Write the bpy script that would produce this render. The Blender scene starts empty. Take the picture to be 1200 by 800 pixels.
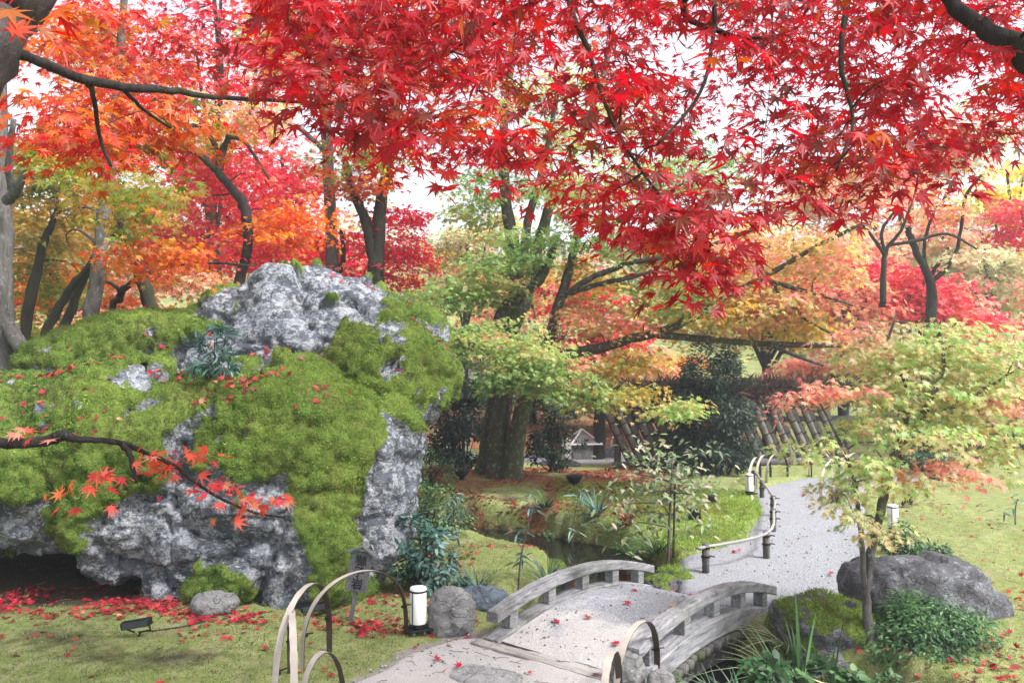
import bpy, bmesh, math, random
import numpy as np
from mathutils import Vector, Matrix

# ---------------------------------------------------------------- camera, sky, sun, exposure
scene = bpy.context.scene
COL = scene.collection
FOC = 934.0            # focal length in pixels of the 1200 px wide photograph
EYE = 2.0              # eye height
HOR = 440.0            # row of the horizon

cam_data = bpy.data.cameras.new("camera")
cam = bpy.data.objects.new("camera", cam_data)
COL.objects.link(cam)
cam.location = (0, 0, EYE)
cam.rotation_euler = (math.radians(90), 0, 0)
cam_data.sensor_width = 36
cam_data.lens = 36 * FOC / 1200
cam_data.shift_y = (HOR - 400) / 1200
cam_data.clip_start = 0.05
cam_data.clip_end = 2000
scene.camera = cam

SUN_EL, SUN_AZ = math.radians(52), math.radians(118)
world = bpy.data.worlds.new("World")
scene.world = world
world.use_nodes = True
wn, wl = world.node_tree.nodes, world.node_tree.links
wn.clear()
sky = wn.new("ShaderNodeTexSky")
sky.sky_type = 'NISHITA'
sky.sun_disc = False
sky.sun_elevation = SUN_EL
sky.sun_rotation = SUN_AZ
sky.air_density = 1.0
sky.dust_density = 3.0
sky.ozone_density = 1.0
bw = wn.new("ShaderNodeRGBToBW")
mixw = wn.new("ShaderNodeMix"); mixw.data_type = 'RGBA'
mixw.inputs[0].default_value = 0.74           # overcast: most of the blue scattered to white
bgn = wn.new("ShaderNodeBackground"); bgn.inputs[1].default_value = 0.12
won = wn.new("ShaderNodeOutputWorld")
wl.new(sky.outputs[0], bw.inputs[0])
wl.new(sky.outputs[0], mixw.inputs[6]); wl.new(bw.outputs[0], mixw.inputs[7])
wl.new(mixw.outputs[2], bgn.inputs[0]); wl.new(bgn.outputs[0], won.inputs[0])

sun_data = bpy.data.lights.new("sun", 'SUN')
sun_data.energy = 1.5
sun_data.angle = math.radians(10)
sun_data.color = (1.0, 0.97, 0.94)
sun = bpy.data.objects.new("sun", sun_data)
COL.objects.link(sun)
sd = Vector((math.sin(SUN_AZ) * math.cos(SUN_EL), math.cos(SUN_AZ) * math.cos(SUN_EL), math.sin(SUN_EL)))
sun.rotation_euler = sd.to_track_quat('Z', 'Y').to_euler()
sun.location = (0, 0, 30)

scene.view_settings.view_transform = 'Standard'
scene.view_settings.look = 'None'
scene.view_settings.gamma = 1
scene.view_settings.use_curve_mapping = False
scene.view_settings.exposure = 2.02
scene.cycles.max_bounces = 7
scene.cycles.diffuse_bounces = 3
scene.cycles.glossy_bounces = 2
scene.cycles.transmission_bounces = 4
scene.cycles.caustics_reflective = False
scene.cycles.caustics_refractive = False

rng = np.random.default_rng(11)
random.seed(5)

# ---------------------------------------------------------------- coordinates
def P(px, py, Y):
    return np.array([(px - 600) / FOC * Y, Y, EYE - (py - HOR) / FOC * Y])

def G(px, py, z=0.0):
    Y = (EYE - z) * FOC / (py - HOR)
    return np.array([(px - 600) / FOC * Y, Y, z])

def smooth(a, b, x):
    t = np.clip((np.asarray(x, float) - a) / (b - a), 0, 1)
    return t * t * (3 - 2 * t)

# ---------------------------------------------------------------- vector noise
def _hash(ix, iy, iz, s):
    h = (ix * 374761393 + iy * 668265263 + iz * 2147483647 + s * 974711) & 0xffffffff
    h = ((h ^ (h >> 13)) * 1274126177) & 0xffffffff
    h = ((h ^ (h >> 15)) * 2246822519) & 0xffffffff
    return ((h ^ (h >> 16)) & 0xffffff) / float(0xffffff)

def vnoise(p, s=0):
    p = np.asarray(p, float)
    i = np.floor(p).astype(np.int64); f = p - i
    u = f * f * (3 - 2 * f)
    r = 0
    for dx in (0, 1):
        for dy in (0, 1):
            for dz in (0, 1):
                w = (u[:, 0] if dx else 1 - u[:, 0]) * (u[:, 1] if dy else 1 - u[:, 1]) * (u[:, 2] if dz else 1 - u[:, 2])
                r = r + w * _hash(i[:, 0] + dx, i[:, 1] + dy, i[:, 2] + dz, s)
    return r * 2 - 1

def fbm(p, octv=4, s=0, gain=.5):
    r = 0; a = 1.0; q = np.asarray(p, float).copy()
    for k in range(octv):
        r = r + a * vnoise(q, s + k); a *= gain; q = q * 2.03 + 7.1
    return r

def worley(p, s=0):
    p = np.asarray(p, float)
    i = np.floor(p).astype(np.int64)
    d1 = np.full(len(p), 9.0); d2 = d1.copy(); cid = np.zeros(len(p))
    for dx in (-1, 0, 1):
        for dy in (-1, 0, 1):
            for dz in (-1, 0, 1):
                c = i + (dx, dy, dz)
                fp = np.stack([_hash(c[:, 0], c[:, 1], c[:, 2], s + k) for k in (1, 2, 3)], 1) + c
                d = np.linalg.norm(fp - p, axis=1)
                idv = _hash(c[:, 0], c[:, 1], c[:, 2], s + 9)
                n = d < d1
                d2 = np.where(n, d1, np.minimum(d2, d)); cid = np.where(n, idv, cid); d1 = np.where(n, d, d1)
    return d1, d2, cid

def nz(v):
    return v / np.maximum(np.linalg.norm(v, axis=-1, keepdims=True), 1e-9)

# ---------------------------------------------------------------- objects
def tag(o, label, cat, group=None, kind=None):
    o["label"] = label; o["category"] = cat
    if group: o["group"] = group
    if kind: o["kind"] = kind
    return o

def thing(name, label, cat, loc=(0, 0, 0), rotz=0, group=None):
    o = bpy.data.objects.new(name, None)
    o.empty_display_size = 0.1
    COL.objects.link(o)
    o.location = tuple(float(v) for v in loc); o.rotation_euler = (0, 0, rotz)
    return tag(o, label, cat, group)

def link(name, me, parent=None):
    o = bpy.data.objects.new(name, me)
    COL.objects.link(o)
    if parent is not None: o.parent = parent
    return o

def base_of(parent):
    b = np.zeros(3)
    while parent is not None:
        b += np.array(parent.location); parent = parent.parent
    return b

def mesh(name, V, F, mat, parent=None, smooth_=False, col=None, world_=False, mats=None, midx=None):
    """V (n,3), F (m,k) array or list of polygons. world_: V in world space, parents only translate."""
    V = np.asarray(V, np.float32)
    if world_ and parent is not None:
        V = V - base_of(parent).astype(np.float32)
    me = bpy.data.meshes.new(name)
    if isinstance(F, np.ndarray):
        k = F.shape[1]; m = len(F)
        me.vertices.add(len(V)); me.vertices.foreach_set("co", V.ravel())
        me.loops.add(m * k); me.loops.foreach_set("vertex_index", F.astype(np.int32).ravel())
        me.polygons.add(m); me.polygons.foreach_set("loop_start", np.arange(0, m * k, k, dtype=np.int32))
        me.update(calc_edges=True)
    else:
        me.from_pydata(V.tolist(), [], F)
        me.update()
    for q in (mats or [mat]): me.materials.append(q)
    if midx is not None: me.polygons.foreach_set("material_index", np.asarray(midx, np.int32))
    if smooth_: me.polygons.foreach_set("use_smooth", np.ones(len(me.polygons), bool))
    if col is not None:
        col = np.asarray(col, np.float32)
        if col.shape[1] == 3: col = np.concatenate([col, np.ones((len(col), 1), np.float32)], 1)
        a = me.color_attributes.new("Col", 'FLOAT_COLOR', 'POINT')
        a.data.foreach_set("color", col.ravel())
    return link(name, me, parent)

def dup(root, loc, rotz=0, scale=1, label=None):
    def cp(o, par):
        c = o.copy(); COL.objects.link(c)
        if par is not None: c.parent = par
        for ch in list(o.children): cp(ch, c)
        return c
    r = cp(root, None)
    r.location = tuple(float(v) for v in loc); r.rotation_euler = (0, 0, rotz); r.scale = (scale,) * 3
    if label: r["label"] = label
    return r

class MB:
    """collects polygons of one mesh object"""
    def __init__(s): s.V = []; s.F = []; s.M = []; s.m = 0
    def add(s, V, F):
        b = len(s.V)
        s.V.extend([tuple(map(float, v)) for v in V]); s.F.extend([[i + b for i in f] for f in F]); s.M.extend([s.m] * len(F))
        return s
    def box(s, c, d, rot=None, bev=0.0, jit=0.0):
        bm = bmesh.new(); bmesh.ops.create_cube(bm, size=1)
        for v in bm.verts: v.co = Vector((v.co.x * d[0], v.co.y * d[1], v.co.z * d[2]))
        if bev: bmesh.ops.bevel(bm, geom=bm.edges[:], offset=bev, segments=2, affect='EDGES', profile=.6)
        bm.verts.index_update()
        V = []
        for v in bm.verts:
            q = v.co.copy()
            if jit: q += Vector((random.uniform(-jit, jit),) * 3)
            if rot is not None: q = rot @ q
            V.append((q.x + c[0], q.y + c[1], q.z + c[2]))
        s.add(V, [[v.index for v in f.verts] for f in bm.faces]); bm.free()
        return s
    def tube(s, pts, rad, n=8, cap=True):
        V, F = tube(pts, rad, n, cap)
        return s.add(V, F)
    def lathe(s, prof, n=20, c=(0, 0, 0)):
        V = []; F = []
        for (r, z) in prof:
            for k in range(n):
                a = 2 * math.pi * k / n
                V.append((c[0] + r * math.cos(a), c[1] + r * math.sin(a), c[2] + z))
        for i in range(len(prof) - 1):
            for k in range(n):
                F.append([i * n + k, i * n + (k + 1) % n, (i + 1) * n + (k + 1) % n, (i + 1) * n + k])
        F.append([k for k in range(n)][::-1]); F.append([(len(prof) - 1) * n + k for k in range(n)])
        return s.add(V, F)
    def build(s, name, mat, parent=None, smooth_=False, world_=False, mats=None):
        return mesh(name, np.array(s.V), s.F, mat, parent, smooth_, world_=world_, mats=mats, midx=s.M if mats else None)

def catmull(pts, sub=4):
    pts = np.asarray(pts, float)
    if len(pts) < 3 or sub <= 1: return pts
    Q = np.concatenate([[2 * pts[0] - pts[1]], pts, [2 * pts[-1] - pts[-2]]])
    out = []
    for i in range(1, len(Q) - 2):
        p0, p1, p2, p3 = Q[i - 1:i + 3]
        for t in np.linspace(0, 1, sub, endpoint=False):
            out.append(.5 * ((2 * p1) + (-p0 + p2) * t + (2 * p0 - 5 * p1 + 4 * p2 - p3) * t * t + (-p0 + 3 * p1 - 3 * p2 + p3) * t ** 3))
    out.append(Q[-2])
    return np.array(out)

def tube(pts, rad, n=8, cap=True, wob=0.0):
    pts = np.asarray(pts, float); m = len(pts)
    rad = np.full(m, rad, float) if np.isscalar(rad) else np.asarray(rad, float)
    t = nz(np.gradient(pts, axis=0))
    ref = np.array([0, 0, 1.0]) if abs(t[0][2]) < .9 else np.array([1.0, 0, 0])
    a = nz(np.cross(t[0], ref)); A = [a]
    for i in range(1, m):
        a = a - t[i] * np.dot(a, t[i]); a = nz(a); A.append(a)
    A = np.array(A); B = np.cross(t, A)
    ang = np.arange(n) * 2 * math.pi / n
    R = rad[:, None] * np.ones(n)
    if wob: R = R * (1 + wob * np.random.default_rng(int(m * 7 + n)).normal(size=(m, n)))
    V = pts[:, None] + R[..., None] * (A[:, None] * np.cos(ang)[None, :, None] + B[:, None] * np.sin(ang)[None, :, None])
    V = V.reshape(-1, 3)
    F = []
    for i in range(m - 1):
        for k in range(n):
            F.append([i * n + k, i * n + (k + 1) % n, (i + 1) * n + (k + 1) % n, (i + 1) * n + k])
    if cap:
        F.append(list(range(n))[::-1]); F.append([(m - 1) * n + k for k in range(n)])
    return V, F

# ---------------------------------------------------------------- materials
def lin(r, g, b, k=1.0):
    f = lambda c: ((c / 255 + .055) / 1.055) ** 2.4 if c > 10 else c / 255 / 12.92
    return (f(r) * k, f(g) * k, f(b) * k)

class NT:
    def __init__(s, name):
        s.m = bpy.data.materials.new(name); s.m.use_nodes = True
        s.t = s.m.node_tree; s.t.nodes.clear()
        s.out = s.n("ShaderNodeOutputMaterial")
    def n(s, typ, **kw):
        q = s.t.nodes.new(typ)
        for k, v in kw.items(): setattr(q, k, v)
        return q
    def l(s, a, b): s.t.links.new(a, b)
    def coord(s, scale=(1, 1, 1), kind="Object"):
        tc = s.n("ShaderNodeTexCoord"); mp = s.n("ShaderNodeMapping")
        mp.inputs[3].default_value = scale
        s.l(tc.outputs[kind], mp.inputs[0]); return mp.outputs[0]
    def noise(s, vec, scale, detail=4, rough=.55, dist=0):
        q = s.n("ShaderNodeTexNoise"); q.inputs["Scale"].default_value = scale
        q.inputs["Detail"].default_value = detail; q.inputs["Roughness"].default_value = rough
        q.inputs["Distortion"].default_value = dist
        s.l(vec, q.inputs["Vector"]); return q.outputs[0]
    def voro(s, vec, scale, feature='F1', out=0):
        q = s.n("ShaderNodeTexVoronoi", feature=feature); q.inputs["Scale"].default_value = scale
        s.l(vec, q.inputs["Vector"]); return q.outputs[out]
    def ramp(s, fac, stops, interp='LINEAR'):
        q = s.n("ShaderNodeValToRGB"); e = q.color_ramp.elements; q.color_ramp.interpolation = interp
        while len(e) < len(stops): e.new(.5)
        for x, (p, c) in zip(e, stops):
            x.position = p; x.color = (c, c, c, 1) if np.isscalar(c) else (*c, 1)
        s.l(fac, q.inputs[0]); return q.outputs[0]
    def mix(s, f, a, b, mode='MIX'):
        q = s.n("ShaderNodeMix", data_type='RGBA', blend_type=mode)
        for i, v in ((0, f), (6, a), (7, b)):
            if hasattr(v, "links"): s.l(v, q.inputs[i])
            elif np.isscalar(v): q.inputs[i].default_value = v if i == 0 else (v, v, v, 1)
            else: q.inputs[i].default_value = (*v, 1)
        return q.outputs[2]
    def math(s, op, a, b=0.0):
        q = s.n("ShaderNodeMath", operation=op)
        for i, v in ((0, a), (1, b)):
            if hasattr(v, "links"): s.l(v, q.inputs[i])
            else: q.inputs[i].default_value = v
        return q.outputs[0]
    def attr(s, name="Col", out=0):
        q = s.n("ShaderNodeAttribute", attribute_name=name); return q.outputs[out]
    def sep(s, c):
        q = s.n("ShaderNodeSeparateColor"); s.l(c, q.inputs[0]); return q.outputs
    def bump(s, h, strength=.5, dist=.02):
        q = s.n("ShaderNodeBump"); q.inputs["Strength"].default_value = strength; q.inputs["Distance"].default_value = dist
        s.l(h, q.inputs["Height"]); return q.outputs[0]
    def principled(s, color, rough=.8, bump=None, spec=.3, metal=0, **kw):
        q = s.n("ShaderNodeBsdfPrincipled")
        for nm, v in (("Base Color", color), ("Roughness", rough), ("Specular IOR Level", spec), ("Metallic", metal)) + tuple(kw.items()):
            if hasattr(v, "links"): s.l(v, q.inputs[nm])
            elif isinstance(v, tuple): q.inputs[nm].default_value = (*v, 1)
            else: q.inputs[nm].default_value = v
        if bump is not None: s.l(bump, q.inputs["Normal"])
        s.l(q.outputs[0], s.out.inputs[0]); return s.m

def mat_leaf(name, transl=.5, gloss=.06, rough=.4, val=1.02):
    t = NT(name); c = t.attr()
    d = t.n("ShaderNodeBsdfDiffuse"); tr = t.n("ShaderNodeBsdfTranslucent"); g = t.n("ShaderNodeBsdfGlossy")
    g.inputs["Roughness"].default_value = rough; g.inputs[0].default_value = (1, 1, 1, 1)
    t.l(c, d.inputs[0])
    # light through a leaf is more saturated than light off it
    hs = t.n("ShaderNodeHueSaturation"); hs.inputs["Saturation"].default_value = 1.15; hs.inputs["Value"].default_value = val
    t.l(c, hs.inputs["Color"]); t.l(hs.outputs[0], tr.inputs[0])
    m1 = t.n("ShaderNodeMixShader"); m1.inputs[0].default_value = transl
    t.l(d.outputs[0], m1.inputs[1]); t.l(tr.outputs[0], m1.inputs[2])
    m2 = t.n("ShaderNodeMixShader"); m2.inputs[0].default_value = gloss
    t.l(m1.outputs[0], m2.inputs[1]); t.l(g.outputs[0], m2.inputs[2])
    t.l(m2.outputs[0], t.out.inputs[0]); return t.m

def mat_bark(name, dark, light, lichen=(.42, .44, .44), amt=.5, moss=0.0):
    t = NT(name); v = t.coord((1, 1, .22)); v2 = t.coord((1, 1, .8))
    a = t.noise(v, 26, 6, .7, .6); b = t.noise(v2, 17, 7, .72, .4); c = t.noise(v2, 1.7, 3)
    col = t.mix(t.ramp(a, [(.3, 0), (.7, 1)]), dark, light)
    big = t.math('MULTIPLY', t.ramp(c, [(.35, .25), (.65, 1)]), t.ramp(b, [(.66 - .2 * amt, 0), (.72 - .2 * amt, .9)]))
    col = t.mix(big, col, t.mix(a, lichen, tuple(x * .5 for x in lichen)))
    if moss: col = t.mix(t.math('MULTIPLY', t.ramp(c, [(.45, 0), (.6, 1)]), moss), col, (.06, .085, .02))
    return t.principled(col, .9, t.bump(t.math('ADD', a, b), .7, .02), .15)

def mat_wood(name, dark, light, scale=1.0, axis=0):
    t = NT(name); sc = [9, 9, 9]; sc[axis] = .6
    v = t.coord(tuple(x * scale for x in sc)); v2 = t.coord((1, 1, 1))
    a = t.noise(v, 4, 6, .7, .4); b = t.noise(v2, 3.2 * scale, 5, .65); c = t.noise(v2, 22 * scale, 3)
    col = t.mix(t.ramp(a, [(.32, 0), (.68, 1)]), dark, light)
    col = t.mix(t.ramp(b, [(.5, 0), (.68, .75)]), col, tuple(x * .45 for x in dark))
    col = t.mix(t.ramp(c, [(.6, 0), (.72, .45)]), col, (.5, .52, .5))
    col = t.mix(t.ramp(t.noise(v2, 1.3 * scale, 6, .7), [(.5, 0), (.7, .45)]), col, (.10, .115, .07))
    col = t.mix(t.ramp(t.noise(v, 11, 3, .6), [(.60, 0), (.66, .8)]), col, tuple(x * .2 for x in dark))
    return t.principled(col, .85, t.bump(a, .6, .006), .2)

def mat_flat(name, color, rough=.6, var=.25, scale=30, spec=.3, metal=0, bump=.25):
    t = NT(name); v = t.coord()
    a = t.noise(v, scale, 5, .6); b = t.noise(v, scale * .14, 3)
    col = t.mix(t.math('MULTIPLY', a, var), color, tuple(c * .3 for c in color))
    col = t.mix(t.math('MULTIPLY', t.ramp(b, [(.45, 0), (.7, 1)]), var), col, tuple(min(1, c * 1.5 + .02) for c in color))
    return t.principled(col, rough, t.bump(a, bump, .004), spec, metal)

def mat_rock(name, dark, pale, pale_amt=.5, moss_c=(.16, .24, .04), moss_d=(.05, .09, .016)):
    """stone with pale lichen; the attribute Col.r carries the moss"""
    t = NT(name); v = t.coord((1, 1, 1)); vs = t.coord((1, .8, 1.5))
    n1 = t.noise(v, 3.2, 7, .7, .5); n2 = t.noise(vs, 11, 7, .72, 1.2); n3 = t.noise(v, 48, 4, .65); n4 = t.noise(v, 1.3, 4)
    col = t.mix(t.ramp(n1, [(.3, 0), (.7, 1)]), tuple(x * .62 for x in dark), tuple(x * 1.45 for x in dark))
    # lichen: rosettes of many sizes, dense in some zones and absent in others
    n5 = t.noise(vs, 24, 8, .78, .15); n6 = t.noise(v, 6.5, 6, .75, .2)
    lo = .66 - .2 * pale_amt
    n7 = t.noise(vs, 9, 9, .74, .35)
    pv = t.math('ADD', t.math('MULTIPLY', n5, .22), t.math('ADD', t.math('MULTIPLY', n7, .40), t.math('ADD', t.math('MULTIPLY', n6, .26), t.math('MULTIPLY', n4, .12))))
    pf = t.ramp(pv, [(lo - .03, 0), (lo - .012, .35), (lo + .006, 1)])
    col = t.mix(pf, col, t.mix(t.ramp(n3, [(.35, 0), (.65, 1)]), tuple(x * .5 for x in pale), pale))
    # dark weathering streaks and cracks
    cr = t.n("ShaderNodeTexVoronoi", feature='DISTANCE_TO_EDGE'); cr.inputs["Scale"].default_value = 2.6
    wv = t.n("ShaderNodeVectorMath", operation='ADD'); t.l(vs, wv.inputs[0])
    nw = t.n("ShaderNodeTexNoise"); nw.inputs["Scale"].default_value = 3.5; nw.inputs["Detail"].default_value = 6; t.l(v, nw.inputs["Vector"])
    t.l(nw.outputs[1], wv.inputs[1]); t.l(wv.outputs[0], cr.inputs["Vector"])
    ck = t.ramp(cr.outputs[0], [(.0, 1), (.035, 0)])
    col = t.mix(t.math('MULTIPLY', ck, .35), col, tuple(x * .18 for x in dark))
    col = t.mix(t.ramp(t.noise(vs, 4.5, 6, .7), [(.56, 0), (.70, .5)]), col, tuple(x * .35 for x in dark))
    ms = t.sep(t.attr())[0]
    mn = t.math('ADD', ms, t.math('MULTIPLY', t.math('SUBTRACT', n3, .5), .9))
    mf = t.ramp(mn, [(.4, 0), (.58, 1)])
    mc = t.mix(t.ramp(t.noise(v, 75, 3, .6), [(.35, 0), (.65, 1)]), moss_d, moss_c)
    mc = t.mix(t.ramp(t.noise(v, 2.1, 4), [(.4, 0), (.7, .8)]), mc, (.22, .30, .06))
    col = t.mix(mf, col, mc)
    hgt = t.math('SUBTRACT', t.math('ADD', t.math('ADD', t.math('MULTIPLY', n2, .8), n5), t.math('MULTIPLY', n3, .5)), t.math('MULTIPLY', ck, .5))
    return t.principled(col, .9, t.bump(hgt, .9, .04), .15)

M = {}
M['leaf'] = mat_leaf('maple_leaf', .55, .022, .45)
M['leaf_far'] = mat_leaf('far_leaf', .62, .015, .6, 1.3)
M['leaf_pale'] = mat_leaf('pale_maple_leaf', .6, .02, .5, 1.25)
M['leaf_dry'] = mat_leaf('fallen_leaf', .15, .02, .5)
M['leaf_gloss'] = mat_leaf('evergreen_leaf', .25, .02, .4)
M['leaf_dark'] = mat_leaf('dark_evergreen_leaf', .15, .012, .35)
M['moss_blade'] = mat_leaf('moss_blade', .35, .0, .6)
M['bark_dark'] = mat_bark('dark_maple_bark', (.010, .009, .009), (.045, .038, .035), (.22, .23, .24), .1, .25)
M['bark_lichen'] = mat_bark('lichen_maple_bark', (.022, .019, .017), (.09, .077, .064), (.42, .44, .45), .56, .5)
M['bark_gray'] = mat_bark('gray_maple_bark', (.045, .042, .042), (.17, .155, .15), (.33, .33, .34), .5, .1)
M['bark_mauve'] = mat_bark('mauve_gray_maple_bark', (.05, .043, .045), (.13, .112, .115), (.26, .26, .27), .3, .1)
M['wood'] = mat_wood('weathered_bridge_timber', (.10, .10, .11), (.38, .38, .395))
M['wood_dark'] = mat_wood('dark_weathered_wood', (.05, .046, .045), (.16, .15, .15), 1.0, 2)
M['sign_wood'] = mat_wood('gray_sign_wood', (.07, .072, .085), (.17, .175, .19), 3.0, 2)
M['ink'] = mat_flat('black_ink', (.008, .008, .01), .7, .2)
M['bamboo_pale'] = mat_flat('pale_split_bamboo', (.47, .425, .37), .55, .5, 14)
M['bamboo_dark'] = mat_flat('dark_bamboo_inside', (.05, .035, .028), .6, .3, 40)
M['bamboo_pole'] = mat_flat('bleached_bamboo_pole', (.30, .295, .285), .5, .5, 25)
M['twine'] = mat_flat('black_hemp_twine', (.01, .01, .011), .9, .3)
M['paper'] = mat_flat('white_lantern_paper', (.86, .87, .88), .6, .04, 20)
M['black'] = mat_flat('black_painted_metal', (.008, .009, .011), .4, .3)
M['glass'] = mat_flat('lamp_glass', (.04, .05, .065), .12, .1, 20, .6)
M['stone_pale'] = mat_rock('pale_stone', (.27, .27, .27), (.52, .52, .51), .45)
M['stone_blue'] = mat_rock('blue_gray_stone', (.13, .16, .2), (.34, .38, .43), .3)
M['stone_dark'] = mat_rock('dark_garden_stone', (.12, .12, .132), (.36, .37, .41), .60)
M['lion'] = mat_rock('lichened_boulder', (.118, .132, .158), (.54, .565, .615), .71)
# ---------------------------------------------------------------- leaf shapes (stalk at the origin, tip along +y, length about 1)
def _maple(angs, lens, notch, shoulder=None):
    pts = []
    for i, (a, l) in enumerate(zip(angs, lens)):
        if shoulder:
            pts.append((a - shoulder[0], l * shoulder[1]))
        pts.append((a, l))
        if shoulder:
            pts.append((a + shoulder[0], l * shoulder[1]))
        if i < len(angs) - 1:
            pts.append(((a + angs[i + 1]) / 2, notch * (l + lens[i + 1]) / 2))
    V = [(0, 0)] + [(r * math.sin(math.radians(a)), r * math.cos(math.radians(a))) for a, r in pts]
    # the lobes radiate from a point a little above the stalk
    V = [(x, y + (.12 if i else 0)) for i, (x, y) in enumerate(V)]
    F = [(0, k, k + 1) for k in range(1, len(V) - 1)]
    return np.array(V), np.array(F)

SH = {
    'm7': _maple([-118, -80, -40, 0, 40, 80, 118], [.42, .72, .93, 1, .93, .72, .42], .36, (8, .56)),
    'm7s': _maple([-115, -76, -38, 0, 38, 76, 115], [.42, .74, .95, 1, .95, .74, .42], .4),
    'm5': _maple([-95, -46, 0, 46, 95], [.62, .95, 1.05, .95, .62], .45),
    'oval': (np.array([(0, 0), (.17, .25), (.2, .55), (0, 1), (-.2, .55), (-.17, .25)]), np.array([(0, 1, 2), (0, 2, 3), (0, 3, 4), (0, 4, 5)])),
    'round': (np.array([(0, 0), (.3, .25), (.33, .6), (0, 1), (-.33, .6), (-.3, .25)]), np.array([(0, 1, 2), (0, 2, 3), (0, 3, 4), (0, 4, 5)])),
    'blade': (np.array([(-.12, 0), (.12, 0), (0, 1)]), np.array([(0, 1, 2)])),
    'lance': (np.array([(0, 0), (.09, .3), (.07, .65), (0, 1), (-.07, .65), (-.09, .3)]), np.array([(0, 1, 2), (0, 2, 3), (0, 3, 4), (0, 4, 5)])),
}

class Cloud:
    def __init__(s, shape='m5', curl=.18, fold=.12):
        s.shape = SH[shape]; s.curl = curl; s.fold = fold
        s.V = []; s.F = []; s.C = []; s.nv = 0; s.n = 0
    def add(s, Pp, N, T, S, C, C2=None):
        Pp = np.asarray(Pp, float); n = len(Pp)
        if n == 0: return
        N = nz(np.asarray(N, float)); T = np.asarray(T, float)
        T = nz(T - N * np.sum(T * N, 1, keepdims=True)); B = np.cross(T, N)
        v, f = s.shape; k = len(v)
        S = np.broadcast_to(np.asarray(S, float), (n,))
        r2 = np.sum(v * v, 1)
        cu = s.curl * rng.uniform(.2, 1.8, n)
        w = -cu[:, None] * r2[None, :] + s.fold * np.abs(v[:, 0])[None, :]
        V = Pp[:, None, :] + S[:, None, None] * (B[:, None] * v[None, :, 0, None] + T[:, None] * v[None, :, 1, None] + N[:, None] * w[..., None])
        s.V.append(V.reshape(-1, 3).astype(np.float32))
        s.F.append((f[None] + (s.nv + np.arange(n) * k)[:, None, None]).reshape(-1, 3))
        Cc = np.repeat(np.asarray(C)[:, None, :], k, 1)
        if C2 is not None:
            t = np.clip((np.sqrt(r2) - .35) / .6, 0, 1)[None, :, None]
            Cc = Cc * (1 - t) + np.asarray(C2)[:, None, :] * t
        s.C.append(Cc.reshape(-1, 3)); s.nv += n * k; s.n += n
    def build(s, name, mat, parent=None, world_=True):
        return mesh(name, np.concatenate(s.V), np.concatenate(s.F), mat, parent, False, np.concatenate(s.C), world_)

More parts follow.
